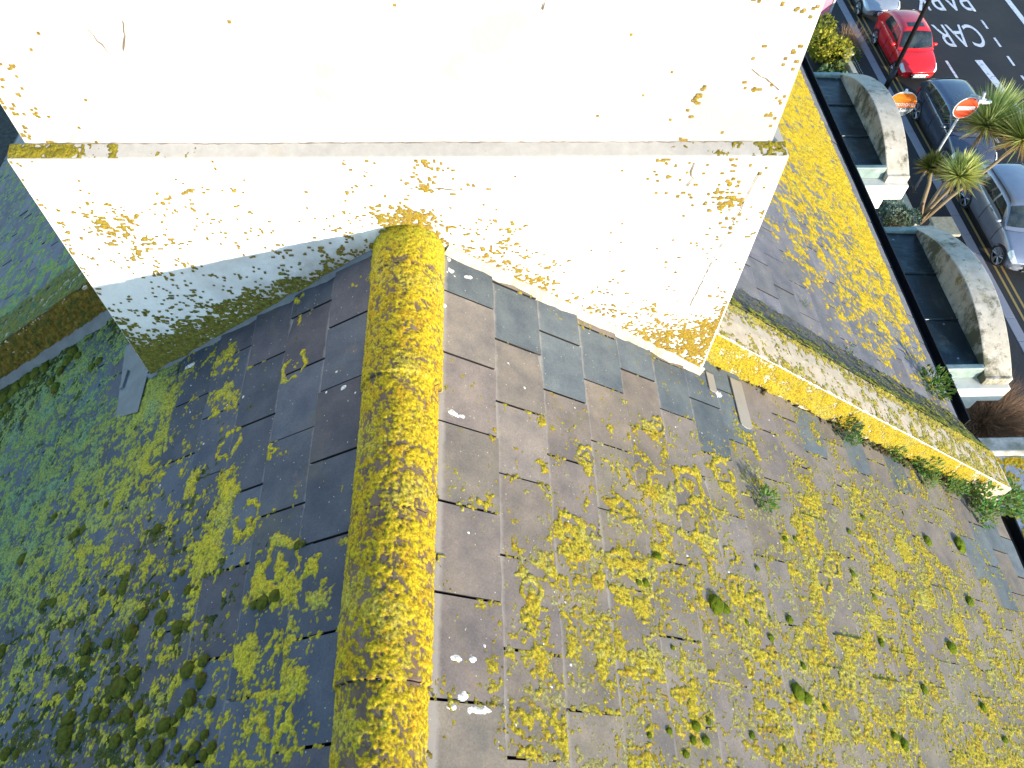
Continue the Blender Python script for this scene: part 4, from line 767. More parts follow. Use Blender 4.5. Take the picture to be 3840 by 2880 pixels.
def fur_mesh():  # short shoots that break the outline
    return None
def cushion(side, s, v, r_, label, group, idx, tall=.62, col=None):
    me = CM[side][idx % 8]
    o = bpy.data.objects.new('moss_cushion', me); COL.objects.link(o)
    n0 = float(slate_h(side, np.array(s), np.array(v))); p = rpos(side, np.array(s), np.array(v), np.array(n0))
    th = TH[side]; g = SG[side]
    X = Vector((g * math.cos(th), 0, -math.sin(th))); Z = Vector((g * math.sin(th), 0, math.cos(th))); Y = Z.cross(X)
    rm = Matrix((X, Y, Z)).transposed().to_4x4() @ Matrix.Rotation((idx * 2.399) % 6.28, 4, 'Z')
    st = Matrix.Diagonal((r_ * (1.0 + .25 * ((idx * 37) % 7) / 7), r_ * (.85 + .2 * ((idx * 13) % 5) / 5), r_ * tall, 1))
    mw = Matrix((X, Y, Z)).transposed().to_4x4() @ st @ Matrix.Rotation((idx * 2.399) % 6.28, 4, 'Z'); mw.translation = Vector(p)
    o.matrix_world = mw; tag(o, label, 'moss', group); return o
for i, (s, v, r_) in enumerate(MOSS_R):
    if i == 0: lb_ = 'rounded bright green moss cushion above the large one on the sunlit slope'
    elif i == 1: lb_ = 'largest bright green moss cushion on the sunlit slates'
    elif i == 2: lb_ = 'small green cushion touching the largest bright green moss cushion'
    elif i in (3, 4): lb_ = 'half of the double moss cushion near the bottom of the sunlit slope'
    elif r_ > .020: lb_ = 'mid sized green moss cushion among yellow lichen on the sunlit slates'
    else: lb_ = 'small green moss tuft in a slate joint of the sunlit slope'
    cushion('R', s, v, max(r_ * .75, .006), lb_, 'moss cushions on the sunlit slates', i, tall=.55)
for i, (s, v, r_) in enumerate(MOSS_L):
    if v < 0.2: lb_ = 'dark moss cushion beside the shaded parapet wall'
    elif r_ > .045: lb_ = 'big rounded moss cushion in the thick patch of the shaded slope'
    elif r_ > .028: lb_ = 'medium olive moss cushion on the shaded slates'
    else: lb_ = 'small dark moss cushion on the shaded slates'
    cushion('L', s, v, r_ * (.74 if v > .2 else .55), lb_, 'moss cushions on the shaded slates', i + 3, tall=.7)

# ------------------------------------------------------------------ small weeds
def weed(side, s, v, r_, label, n=70, seed=0, base_n=0.0, col=((.05, .12, .02), (.12, .20, .03)), group='weeds on the roof', pos=None, hgt=1.0):
    r2 = random.Random(seed); mb = MB(); th = TH[side]; g = SG[side]
    Z = Vector((g * math.sin(th), 0, math.cos(th))) * .5 + Vector((0, 0, .5)); Z.normalize()
    p0 = Vector(rpos(side, np.array(s), np.array(v), np.array(.008)))
    for q in range(n):
        d = Vector((r2.gauss(0, 1), r2.gauss(0, 1), r2.gauss(0, 1))).normalized(); d = (d + Z * .55); rr = r_ * (.35 + .65 * r2.random() ** .5)
        c = d * rr * .8; l = r_ * r2.uniform(.22, .42); wd = l * r2.uniform(.3, .45)
        ax = (d + Vector((r2.gauss(0, .5), r2.gauss(0, .5), r2.gauss(0, .5)))).normalized(); sd = ax.cross(Vector((r2.gauss(0, 1), r2.gauss(0, 1), r2.gauss(0, 1)))).normalized(); nn = ax.cross(sd)
        cc = [col[0][k] + (col[1][k] - col[0][k]) * r2.random() for k in range(3)]
        mb.add([c - ax * l * .5, c + sd * wd * .5 + nn * l * .08, c + ax * l * .5, c - sd * wd * .5 + nn * l * .08], [(0, 1, 2, 3)], tuple(cc))
    root = mb.build('weed', M['leaf']); root.location = p0; return tag(root, label, 'weed', group)
for i, (s, v, r_) in enumerate(WEEDS):
    if i == 0: lb_ = 'lone dark green rosette weed growing out of the sunlit slates'
    elif i == 1: lb_ = 'grey green bushy weed hanging below the middle of the sunlit parapet'
    elif i in (6, 7, 8): lb_ = 'part of the first leafy clump under the parapet end'
    elif i in (9, 10, 11): lb_ = 'part of the leafy clump at the gutter end of the parapet'
    else: lb_ = 'small weed along the foot of the sunlit parapet'
    weed('R', s, v, r_ * 1.15, lb_, 190 if r_ > .05 else 110, i, col=((.085, .17, .04), (.21, .33, .07)) if i != 1 else ((.07, .13, .06), (.13, .20, .08)))
for i, (s, v, r_) in enumerate(WEEDS_N):
    weed('R', s, v, r_ * 1.1, 'small green weed on the slates behind the parapet' if i < 3 else 'leafy weed in the gutter beside the bay top nearest the parapet', 60 if i < 3 else 150, 40 + i, group='weeds on the neighbouring roof')
# dirt and dry moss gathered at the foot of the sunlit parapet
a, b = grid(1.7, 4.62, 0.0, 0.075, .005)
F = (growth_noise(a, b, 860, 1.0, .6) + probit(np.clip(.25 + .5 * np.clip((a - 2.2) / 1.5, 0, 1) - b * 7 + .3 * pn(a / .2, b / .4, 5), .01, .97)) * 1.1) * .5
crust('moss', frR, M['moss'], a, b, lambda x, y, H: rpos('R', x, -0.10 + y, slate_h('R', x, -.1 + y) + H * 1.5), F, lambda x, y, f: np.array((.085, .065, .035))[None] * (1 + .6 * pn(x / .03, y / .03, 2)[:, None]) + np.clip(pn(x / .08, y / .08, 6), 0, 1)[:, None] * np.array((.0, .06, -.01)), .02, .012)

# ------------------------------------------------------------------ street level
ZG = -15.5
def sheet(name, x0, x1, y0, y1, z, mat, kind='structure', nx=1):
    mb = MB(); mb.add([(x0, y0, z), (x1, y0, z), (x1, y1, z), (x0, y1, z)], [(0, 1, 2, 3)]); o = mb.build(name, mat); tag(o, kind=kind); return o
tag(sheet('ground', -250, 250, -200, 300, ZG - .02, M['earth']), 'dark garden ground around the houses', 'ground')
tag(sheet('road', 16.8, 32, -60, 120, ZG, M['asphalt']), 'dark asphalt road with parking bays', 'road')
mb = MB(); mb.box(14.9, 16.50, -60, 120, ZG - .1, ZG + .118); tag(mb.build('pavement', M['paving']), 'dark pavement between gardens and kerb', 'pavement', kind='structure')
mb = MB(); y = -10.0
while y < 60:
    mb.box(16.505, 16.82, y, y + .905, ZG - .1, ZG + .125 + .004 * random.random()); y += .915
tag(mb.build('kerb', M['kerb'], None, bevel=.012), 'pale granite kerb stones', 'kerb', kind='structure')
mb = MB(); 
for x in (17.14, 17.36): mb.box(x, x + .075, -60, 26.2 if False else 120, ZG + .001, ZG + .004)
tag(mb.build('yellow_lines', M['yellow_paint']), 'double yellow lines along the kerb', 'road marking', kind='structure')
mb = MB(); y = 4.6
while y < 60:
    mb.box(19.90, 20.01, y, y + 1.35, ZG + .001, ZG + .004); y += 4.0
y = 4.6
while y < 60:
    mb.box(22.70, 22.80, y, y + .70, ZG + .001, ZG + .004); y += 1.40
mb.box(24.55, 24.80, 0, 80, ZG + .001, ZG + .004)
mb.add([(21.20, 26.0, ZG + .004), (21.52, 26.0, ZG + .004), (22.35, 14.0, ZG + .004), (22.05, 14.0, ZG + .004)], [(0, 3, 2, 1)])
tag(mb.build('white_lines', M['white_paint']), 'white bay dashes, lane dashes and edge line', 'road marking', kind='structure')
def text_mesh(body, size, depth=0.0):
    cu = bpy.data.curves.new('t', 'FONT'); cu.body = body; cu.size = size; cu.extrude = depth; cu.align_x = 'CENTER'; cu.align_y = 'CENTER'
    o = bpy.data.objects.new('t', cu); COL.objects.link(o); dg = bpy.context.evaluated_depsgraph_get(); me = bpy.data.meshes.new_from_object(o.evaluated_get(dg))
    bpy.data.objects.remove(o); bpy.data.curves.remove(cu); return me
def text_obj(name, body, mat, w_, h_, depth=.002):
    me = text_mesh(body, 1.0, depth); co = np.zeros(len(me.vertices) * 3, np.float32); me.vertices.foreach_get('co', co); co = co.reshape(-1, 3)
    mn, mx = co[:, :2].min(0), co[:, :2].max(0); co[:, :2] = (co[:, :2] - (mn + mx) / 2) / (mx - mn) * np.array((w_, h_)); me.vertices.foreach_set('co', co.ravel()); me.update()
    return mkobj(name, me, mat)
for body, cx, cy, w_, h_ in (('CAR', 21.27, 27.85, 1.97, 1.75), ('PARK', 21.45, 30.75, 2.72, 1.75)):
    o = text_obj('road_lettering', body, M['white_paint'], w_, h_); o.location = (cx, cy, ZG + .006); o.rotation_euler = (0, 0, math.pi); tag(o, 'white road lettering reading ' + body, 'road marking', kind='structure')

# ------------------------------------------------------------------ cars
def lerp_tab(tab, t):
    xs = [q[0] for q in tab]; return [float(np.interp(t, xs, [q[k] for q in tab])) for k in range(1, len(tab[0]))]
def smooth_tab(tab, t):
    s_ = 0.02; v = [lerp_tab(tab, min(1, max(0, t + d))) for d in (-s_, 0, s_)]; return [(a + 2 * b + c) / 4 for a, b, c in zip(*v)]
def car(label, x_left, y_front, L, Wd, Hh, paint, suv=False, sunroof=False, group='cars parked along the kerb', plate_txt=None, rail=False, tail=True):
    root = empty('parked_car', (x_left + Wd / 2, y_front, ZG + .004)); tag(root, label, 'car', group)
    hw = Wd / 2; b0 = .80 if not suv else .92
    body_tab = [(0, .60 * b0, .74, .30), (.015, .66 * b0, .84, .24), (.05, .78 * b0, .92, .21), (.12, .93 * b0, .975, .2), (.20, 1.04 * b0, .995, .2), (.27, 1.12 * b0, 1.0, .2), (.40, 1.14 * b0, 1.0, .2), (.70, 1.18 * b0, 1.0, .2), (.88, 1.22 * b0, .985, .21), (.96, 1.18 * b0, .93, .26), (1, 1.00 * b0, .84, .34)]
    def sec(t, u):
        zt, wf, zb = smooth_tab(body_tab, t); w_ = hw * wf
        P = [(0, zb), (.86 * w_, zb), (.985 * w_, zb + .10), (w_, zb + (zt - zb) * .42), (.985 * w_, zb + (zt - zb) * .75), (.93 * w_, zt - .035), (.84 * w_, zt), (.5 * w_, zt + .025), (0, zt + .035)]
        us = np.linspace(0, 1, len(P)); return float(np.interp(u, us, [p[0] for p in P])), float(np.interp(u, us, [p[1] for p in P]))
    ts = [0, .008, .02, .05, .09, .14, .2, .27, .35, .45, .55, .65, .75, .84, .91, .955, .985, 1]; us = np.linspace(0, 1, 17)
    mb = MB(); vs = []; nu = len(us)
    for t in ts:
        ring = [sec(t, u) for u in us]; full = [(x, z) for x, z in ring] + [(-x, z) for x, z in reversed(ring[1:-1])]
        bow = 0.10 if t < .05 else 0
        vs += [(x, t * L + (abs(x) / hw) ** 2 * (.16 if t < .06 else .0) * (1 - t / .06 if t < .06 else 0), z) for x, z in full]
    k = len(us) * 2 - 2; fs = [(i * k + j, i * k + (j + 1) % k, (i + 1) * k + (j + 1) % k, (i + 1) * k + j) for i in range(len(ts) - 1) for j in range(k)]
    fs += [tuple(range(k - 1, -1, -1)), tuple(range((len(ts) - 1) * k, len(ts) * k))]
    mb.add(vs, fs); bd = mb.build('body', paint, root, smooth=True); sb = bd.modifiers.new('s', 'SUBSURF'); sb.levels = 1; sb.render_levels = 1
    # greenhouse
    belt = 1.13 * b0; H1 = Hh
    gt = [(.24, belt - .02), (.30, belt + .13), (.36, belt + (H1 - belt) * .62), (.42, H1 - .075), (.47, H1 - .03), (.58, H1), (.72, H1 - .01), (.82, H1 - .05), (.88, H1 - .13), (.94, belt + (H1 - belt) * .45), (.985, belt + .02)]
    if suv: gt[7:] = [(.84, H1 - .03), (.92, H1 - .08), (.96, belt + (H1 - belt) * .5), (.99, belt + .02)]
    def gs(t, u):
        zt = smooth_tab(gt, t)[0]; zb = belt - .05; h = max(zt - zb, .01); wb = hw * .925; wt = wb - .26 * h
        P = [(wb, zb), (wb - .07 * h, zb + .45 * h), (wt + .03, zb + .84 * h), (wt - .05, zb + .97 * h), (wt * .45, zt + .012), (0, zt + .022)]; uu = [0, .36, .66, .76, .9, 1]
        bowx = .16 * (1 - min(1, max(0, (t - .24) / .2)))
        x, z = float(np.interp(u, uu, [p[0] for p in P])), float(np.interp(u, uu, [p[1] for p in P])); return x, t * L + bowx * (abs(x) / hw) ** 2 * 1.3, z
    mb = MB(); ts2 = np.linspace(.24, .985, 26); us2 = [0, .18, .36, .5, .6, .66, .71, .76, .83, .9, .95, 1]; vs = []; full_k = len(us2) * 2 - 1
    for t in ts2:
        ring = [gs(t, u) for u in us2]; vs += ring + [(-x, y, z) for x, y, z in reversed(ring[:-1])]
    fs = [(i * full_k + j, i * full_k + j + 1, (i + 1) * full_k + j + 1, (i + 1) * full_k + j) for i in range(len(ts2) - 1) for j in range(full_k - 1)]
    mb.add(vs, fs); mb.build('roof', paint, root, smooth=True)
    def gpatch(name, t0f, t1f, u0, u1, sides, mat, nt_=8, nu_=6, off=.008, parent=root):
        for sgn in sides:
            mb = MB(); vs = []
            for i in range(nt_ + 1):
                for j in range(nu_ + 1):
                    u = u0 + (u1 - u0) * j / nu_; t = t0f(u) + (t1f(u) - t0f(u)) * i / nt_
                    x, y, z = gs(t, u) if sgn != 0 else gs(t, u)
                    vs.append((sgn * (x + off * .9), y, z + off * .6))
            mb.add(vs, [(i * (nu_ + 1) + j, i * (nu_ + 1) + j + 1, (i + 1) * (nu_ + 1) + j + 1, (i + 1) * (nu_ + 1) + j) for i in range(nt_) for j in range(nu_)])
            mb.build(name, mat, parent, smooth=True)
    # windscreen / rear window spanning both halves
    def screen(name, ta, tb, mat, umin=.72, off=.010, pinch=0.0):
        mb = MB(); vs = []; nx, ny = 14, 8; ul = [umin + (1 - umin) * q / 7 for q in range(8)]
        for i in range(ny + 1):
            t = ta + (tb - ta) * i / ny; row = [gs(t, u) for u in ul]; row = [(x, y - (off if ta < .5 else -off), z + off) for x, y, z in row]
            vs += row + [(-x, y, z) for x, y, z in reversed(row[:-1])]
        kk = 15; mb.add(vs, [(i * kk + j, i * kk + j + 1, (i + 1) * kk + j + 1, (i + 1) * kk + j) for i in range(ny) for j in range(kk - 1)]); return mb.build(name, mat, root, smooth=True)
    screen('windscreen', .272, .415, M['glass']); screen('rear_window', .90, .965, M['glass'])
    wt0 = .315
    gpatch('side_window', lambda u: .335 + .10 * (u - .2) / .4, lambda u: .555 - .0 * u, .2, .63, (1, -1), M['glass'])
    gpatch('side_window', lambda u: .575, lambda u: .80 - .06 * (u - .2), .2, .63, (1, -1), M['glass'])
    if suv: gpatch('side_window', lambda u: .82, lambda u: .90 - .06 * (u - .2), .25, .6, (1, -1), M['glass'])
    if sunroof: screen('sunroof', .475, .545, M['glass'], .86, .006)
    if rail:
        for sgn in (1, -1):
            mb = MB(); mb.tube([(sgn * (gs(t, .74)[0]), gs(t, .74)[1], gs(t, .74)[2] + .04) for t in np.linspace(.44, .86, 9)], .016, 6); mb.build('roof_rail', M['plastic'], root, True)
    # front details
    def bpatch(name, tf, u0, u1, sgn, mat, n=6, off=.012):
        mb = MB(); vs = []
        for i in range(n + 1):
            for j in range(n + 1):
                u = u0 + (u1 - u0) * j / n; t = tf(u)[0] + (tf(u)[1] - tf(u)[0]) * i / n; x, z = sec(t, u); y = t * L + (abs(x) / hw) ** 2 * (.16 * (1 - t / .06) if t < .06 else 0)
                vs.append((sgn * (x + off), y - off, z + off * .7))
        mb.add(vs, [(i * (n + 1) + j, i * (n + 1) + j + 1, (i + 1) * (n + 1) + j + 1, (i + 1) * (n + 1) + j) for i in range(n) for j in range(n)]); return mb.build(name, mat, root, smooth=True)
    for sgn in (1, -1):
        bpatch('headlight', lambda u: (.012, .115 - .03 * abs(u - .6)), .50, .73, sgn, M['lens'])
        bpatch('fog_lamp', lambda u: (.004, .018), .22, .30, sgn, M['lens'])
        bpatch('tail_light', lambda u: (.955, .992), .42, .72, sgn, M['lamp_red'])
    zt0 = .60 * b0
    mb = MB(); mb.box(-.36 * hw * 1.2, .36 * hw * 1.2, -.03, .05, zt0 - .09, zt0 - .025); g_ = mb.build('grille', M['plastic'], root, bevel=.012)
    mb = MB(); mb.box(-.36 * hw * 1.2, .36 * hw * 1.2, -.045, -.028, zt0 - .045, zt0 - .020); mb.box(-.055, .055, -.055, -.03, zt0 - .075, zt0 + .005); mb.build('badge_bar', M['chrome'], g_, bevel=.005)
    mb = MB(); mb.box(-.45 * hw, .45 * hw, -.02, .06, .285, .36); mb.build('lower_grille', M['plastic'], root, bevel=.012)
    mb = MB(); mb.box(-.26, .26, -.052, -.030, .37, .485); pl_ = mb.build('number_plate', M['sign_white'], root)
    if plate_txt:
        o = text_obj('plate_lettering', plate_txt, M['plastic'], .44, .072, .001); o.parent = pl_; o.location = (0, -.0545, .4275); o.rotation_euler = (math.pi / 2, 0, 0)
    for sgn in (1, -1):
        mb = MB(); vs = []
        x, y, z = gs(.335, .1); cx, cy, cz = sgn * (x + .13), y + .02, belt + .055
        for i in range(7):
            for j in range(8):
                pz = -1 + 2 * i / 6; rr_ = math.sqrt(max(0.02, 1 - pz * pz)); an = 2 * math.pi * j / 8
                vs.append((cx + .115 * rr_ * math.cos(an), cy + .06 * rr_ * math.sin(an), cz + .07 * pz))
        mb.add(vs, [(i * 8 + j, i * 8 + (j + 1) % 8, (i + 1) * 8 + (j + 1) % 8, (i + 1) * 8 + j) for i in range(6) for j in range(8)]); mb.box(min(cx, cx - sgn * .14), max(cx, cx - sgn * .14), cy - .02, cy + .02, cz - .06, cz - .03); mb.build('wing_mirror', paint, root, smooth=True)
    # shut lines, door handles, wipers
    for sgn in (1, -1):
        for t_ in (.325, .565, .80):
            mb = MB(); mb.tube([(sgn * (sec(t_, u)[0] + .009), t_ * L, sec(t_, u)[1] + .004) for u in np.linspace(.30, .74, 9)], .007, 5); mb.build('door_seam', M['plastic'], root)
        for t_ in (.50, .745):
            x, z = sec(t_, .60); mb = MB(); mb.box(min(sgn * x, sgn * (x + .035)), max(sgn * x, sgn * (x + .035)), t_ * L, t_ * L + .17, z - .02, z + .015); mb.build('door_handle', paint, root, bevel=.008)
        mb = MB(); p0 = gs(.268, .985); mb.tube([(sgn * p0[0] - .05, p0[1] - .03, p0[2] + .03), (sgn * .42 * hw + .25 * hw, gs(.29, .85)[1] - .02, gs(.29, .85)[2] + .03)], .010, 5); mb.build('wiper', M['plastic'], root)
    # wheels
    rw = .29 if not suv else .34
    for yw_ in (.165 * L, .825 * L):
        for sgn in (1, -1):
            mb = MB(); n = 28
            mb2 = MB(); vs = []
            for q in range(n):
                a_ = 2 * math.pi * q / n
                for (xx, rr_) in ((.0, rw - .05), (.012, rw - .012), (-.02, rw), (-.17, rw), (-.19, rw - .03)): vs.append((sgn * (hw + .004 + xx), yw_ + rr_ * math.cos(a_), rw + rr_ * math.sin(a_)))
            mb2.add(vs, [(q * 5 + r_, ((q + 1) % n) * 5 + r_, ((q + 1) % n) * 5 + r_ + 1, q * 5 + r_ + 1) for q in range(n) for r_ in range(4)])
            wl = mb2.build('wheel', M['rubber'], root, smooth=False)
            rb_ = MB()
            for q in range(5):
                a0 = 2 * math.pi * q / 5
                for da in (-.16, .16):
                    ca, sa = math.cos(a0 + da), math.sin(a0 + da); c2, s2 = math.cos(a0 + da * .35), math.sin(a0 + da * .35)
                    rb_.tube([(sgn * (hw - .004), yw_ + .04 * c2, rw + .04 * s2), (sgn * (hw + .002), yw_ + (rw - .055) * ca, rw + (rw - .055) * sa)], .020, 6)
            vs = [(sgn * (hw + x_), yw_ + r_ * math.cos(2 * math.pi * q / n), rw + r_ * math.sin(2 * math.pi * q / n)) for q in range(n) for x_, r_ in ((.006, rw - .05), (.003, rw - .075), (-.03, rw - .08))]
            rb_.add(vs, [(q * 3 + r_, ((q + 1) % n) * 3 + r_, ((q + 1) % n) * 3 + r_ + 1, q * 3 + r_ + 1) for q in range(n) for r_ in range(2)])
            rb_.build('rim', M['rim'], wl)
            ab = MB(); vs = [(sgn * (hw - .035), yw_, rw)] + [(sgn * (hw - .005 - .03 * 0), yw_ + (rw + .05) * math.cos(a_), rw + (rw + .05) * math.sin(a_)) for a_ in np.linspace(-.35, math.pi + .35, 24)]
            ab.add(vs, [(0, q, q + 1) for q in range(1, 24)]); ab.build('wheel_arch', M['plastic'], root)
    sk = MB(); sk.box(-hw + .08, hw - .08, .12 * L, .9 * L, .14, .24); sk.build('underbody', M['plastic'], root)
    return root
car('red hatchback with a sunroof, front towards the viewer, beside the lamp column', 17.17, 24.25, 3.60, 1.60, 1.50, M['car_red'], sunroof=True, plate_txt='WN10 NLZ')
car('dark estate car with navy roof, parked behind the no entry sign', 17.12, 18.5, 4.30, 1.72, 1.55, M['car_navy'], suv=True)
car('silver car with pale blue bonnet, partly cut by the frame beside the palm', 17.13, 13.70, 4.20, 1.78, 1.60, M['car_grey'], suv=True, rail=True)
car('silver car behind the red hatchback, only its front end showing', 17.15, 28.85, 4.0, 1.70, 1.46, M['car_silver'], plate_txt='WC 54')

# ------------------------------------------------------------------ street furniture
lp = empty('street_lamp', (16.40, 23.52, ZG + .12)); tag(lp, 'tall dark street lamp column rising past the red car', 'street lamp')
mb = MB(); mb.tube([(0, 0, 0), (0, 0, 1.1)], .105, 14); mb.tube([(0, 0, 1.1), (0, 0, 1.16)], [.105, .085], 14); mb.tube([(0, 0, 1.16), (0, 0, 8.6)], [.085, .062], 14); mb.tube([(0, 0, 8.58), (.5, 0, 8.9), (1.1, 0, 8.95)], .035, 8); mb.build('column', M['iron'], lp, smooth=True)
mb = MB(); mb.box(.95, 1.6, -.13, .13, 8.88, 9.02); mb.build('lantern', M['grey_metal'], lp, bevel=.03)
def disc(mb, r_, y0, y1, cz=0, n=40, cut=None, mi=0):
    pts = [(r_ * math.cos(2 * math.pi * q / n), r_ * math.sin(2 * math.pi * q / n)) for q in range(n)]
    if cut:
        lo, hi = cut; pts = [(x, min(max(z, lo), hi)) for x, z in pts]
    vs = [(x, y, z + cz) for y in (y0, y1) for x, z in pts]
    mb.add(vs, [tuple(range(n)), tuple(range(2 * n - 1, n - 1, -1))] + [(q, n + q, n + (q + 1) % n, (q + 1) % n) for q in range(n)], mi=mi)
ne = empty('no_entry_sign', (15.60, 17.68, ZG + .12)); tag(ne, 'round red no entry sign with white bar on a grey post', 'road sign')
mb = MB(); mb.tube([(0, .06, 0), (0, .06, 3.86)], .040, 12); mb.build('post', M['grey_metal'], ne, smooth=True)
mb = MB(); disc(mb, .375, -.012, .012, 3.44); face = mb.build('sign_face', M['sign_white'], ne)
mb = MB(); disc(mb, .352, -.0165, -.0125, 3.44); mb.build('red_disc', M['sign_red'], face)
mb = MB(); mb.box(-.29, .29, -.021, -.017, 3.44 - .065, 3.44 + .065); mb.build('white_bar', M['sign_white'], face)
mb = MB(); mb.box(.06, .26, -.30, -.12, 3.80, 3.92); mb.box(.24, .52, -.26, -.16, 3.75, 3.84); mb.tube([(0, .06, 3.85), (.1, -.15, 3.95), (.3, -.25, 3.9)], .025, 8); mb.tube([(.20, -.2, 3.9), (.14, -.2, 4.12)], .05, 8); mb.build('sign_lamp', M['grey_metal'], ne, bevel=.012)
fs_ = empty('for_sale_sign', (14.62, 19.10, ZG), R(-12)); fs_.rotation_euler = (0, R(-4), R(-10)); tag(fs_, 'round orange and grey for sale board on a post behind the curved pediment', 'estate agent sign')
mb = MB(); mb.box(-.035, .035, .02, .09, 0, 3.2); mb.build('post', M['sign_white'], fs_)
mb = MB(); disc(mb, .46, -.012, .012, 2.70); face = mb.build('board', M['sign_white'], fs_)
mb = MB(); disc(mb, .452, -.017, -.0125, 2.70, cut=(-.115, .40)); mb.build('orange_panel', M['sign_orange'], face)
mb = MB(); disc(mb, .452, -.0165, -.0125, 2.70, cut=(-.5, -.119)); mb.build('grey_panel', M['sign_grey'], face)
o = text_obj('lettering', 'Nexmove', M['sign_white'], .80, .17); o.parent = face; o.location = (0, -.020, 2.70 + .015); o.rotation_euler = (math.pi / 2, 0, 0)
o = text_obj('lettering', 'For Sale', M['sign_white'], .56, .13); o.parent = face; o.location = (0, -.020, 2.70 - .21); o.rotation_euler = (math.pi / 2, 0, 0)
pk = empty('sign_board', (15.05, 28.7, ZG)); tag(pk, 'pink board on grey posts beyond the flowering shrub', 'sign')
mb = MB(); mb.box(-.55, .42, -.015, .015, .35, 1.75); mb.build('board', M['sign_pink'], pk)
mb = MB(); mb.box(.46, .54, -.04, .04, 0, 2.0); mb.box(-.66, -.58, -.04, .04, 0, 2.0); mb.build('post', M['grey_metal'], pk)

# ------------------------------------------------------------------ planting
def blades(mb, c, axis, n, L0, L1, wd, r2, cols, droop=.35, cone=(.05, 1.75)):
    axis = Vector(axis).normalized(); ox = axis.orthogonal().normalized(); oy = axis.cross(ox)
    for q in range(n):
        el = cone[0] + (cone[1] - cone[0]) * (q / n) ** .8 + r2.gauss(0, .06); az = q * 2.39996 + r2.gauss(0, .12)
        d = axis * math.cos(el) + (ox * math.cos(az) + oy * math.sin(az)) * math.sin(el); L_ = r2.uniform(L0, L1)
        sd = d.cross(axis + Vector((.01, .02, .03))).normalized(); p = Vector(c) + d * .05; vs = []; segs = 5; dd = d.copy()
        for k in range(segs + 1):
            f = k / segs; ww = wd * (.6 + .6 * f if f < .35 else .81 * (1 - (f - .35) / .65) ** .8 + .02); up_ = sd.cross(dd).normalized()
            vs += [p - sd * ww, p + up_ * ww * -.35, p + sd * ww]; p = p + dd * (L_ / segs); dd = (dd + Vector((0, 0, -1)) * droop * f * .28).normalized()
        t = r2.random(); dead = el > 1.45; cc = cols[2] if dead and r2.random() < .7 else tuple(cols[0][k] + (cols[1][k] - cols[0][k]) * t for k in range(3))
        mb.add(vs, [(3 * k + e, 3 * k + e + 1, 3 * k + e + 4, 3 * k + e + 3) for k in range(segs) for e in (0, 1)], cc)
def palm_crown(root, c, n, L0, L1, seed, cols, axis=(0, 0, 1)):
    mb = MB(); blades(mb, c, axis, n, L0, L1, .034, random.Random(seed), cols); return mb.build('crown', M['leaf'], root)
pt_ = empty('palm_tree', (15.148, 16.107, ZG)); tag(pt_, 'multi stemmed cordyline palm with spiky green heads beside the no entry sign', 'palm tree')
PC = ((.24, .31, .05), (.80, .78, .30), (.50, .34, .13))
PY = ((.12, .14, .02), (.32, .28, .05), (.36, .22, .04))
heads = [((1.48, 1.52, 2.95), 640, .95, 1.45, PC), ((2.10, .50, 3.15), 520, .95, 1.45, PC), ((-.05, -.50, 2.60), 420, .55, .90, PC), ((-.35, .45, 2.15), 260, .38, .62, PY)]
for i_h, (c_, n_, l0, l1, pc) in enumerate(heads):
    tr = MB(); b_ = Vector((.06 * i_h, .05 * i_h, 0)); e_ = Vector(c_)
    tr.tube([b_, b_.lerp(e_, .35) + Vector((-.03, .02, .06)), b_.lerp(e_, .7) + Vector((.03, 0, .05)), e_], [.085, .07, .06, .055], 10, (.27, .20, .12)); tr.build('trunk', M['dry'], pt_, smooth=True)
    palm_crown(pt_, c_, n_, l0, l1, 60 + i_h, pc, (e_ - b_).normalized() * .4 + Vector((0, 0, 1)))
def leafy(name, c, rad, n, size, cols, label, cat, seed, mat='leaf', group=None, clumps=14, stems=True):
    r2 = random.Random(seed); mb = MB(); c = Vector(c); cl = []
    for q in range(clumps):
        while True:
            p = Vector((r2.uniform(-1, 1), r2.uniform(-1, 1), r2.uniform(-.8, 1)))
            if p.length < 1: break
        cl.append((p, r2.uniform(.28, .5), r2.random()))
    for q in range(n):
        p, cr, tone = cl[r2.randrange(clumps)]; d = Vector((r2.gauss(0, 1), r2.gauss(0, 1), r2.gauss(0, 1))).normalized()
        pos = p * .72 + d * cr * r2.uniform(.6, 1.05); pw = Vector((pos.x * rad[0], pos.y * rad[1], pos.z * rad[2]))
        l = size * r2.uniform(.6, 1.4); ax = (d + Vector((r2.gauss(0, .6), r2.gauss(0, .6), r2.gauss(0, .6)))).normalized(); sd = ax.cross(Vector((r2.gauss(0, 1), r2.gauss(0, 1), r2.gauss(0, 1)))).normalized(); nn = ax.cross(sd); w_ = l * .36
        t = min(1, max(0, tone + r2.gauss(0, .25))); k3 = cols[0] if t < .33 else cols[1] if t < .7 else cols[2]; f = r2.uniform(.75, 1.25)
        mb.add([pw - ax * l * .5, pw + sd * w_ + nn * l * .1, pw + ax * l * .5, pw - sd * w_ + nn * l * .1], [(0, 1, 2, 3)], tuple(k * f for k in k3))
    root = empty(name, (c.x, c.y, ZG)); tag(root, label, cat, group); fo = mb.build('foliage', M[mat], root); fo.location = (0, 0, c.z - ZG)
    if stems:
        sb = MB()
        for q in range(7):
            p = cl[q][0]; sb.tube([(r2.uniform(-.08, .08), r2.uniform(-.08, .08), 0), (p.x * rad[0] * .35, p.y * rad[1] * .35, (c.z - ZG) * .6), (p.x * rad[0] * .7, p.y * rad[1] * .7, c.z - ZG + p.z * rad[2] * .7)], [.03, .022, .010], 6, (.16, .12, .07))
        sb.build('stem', M['dry'], root)
    return root
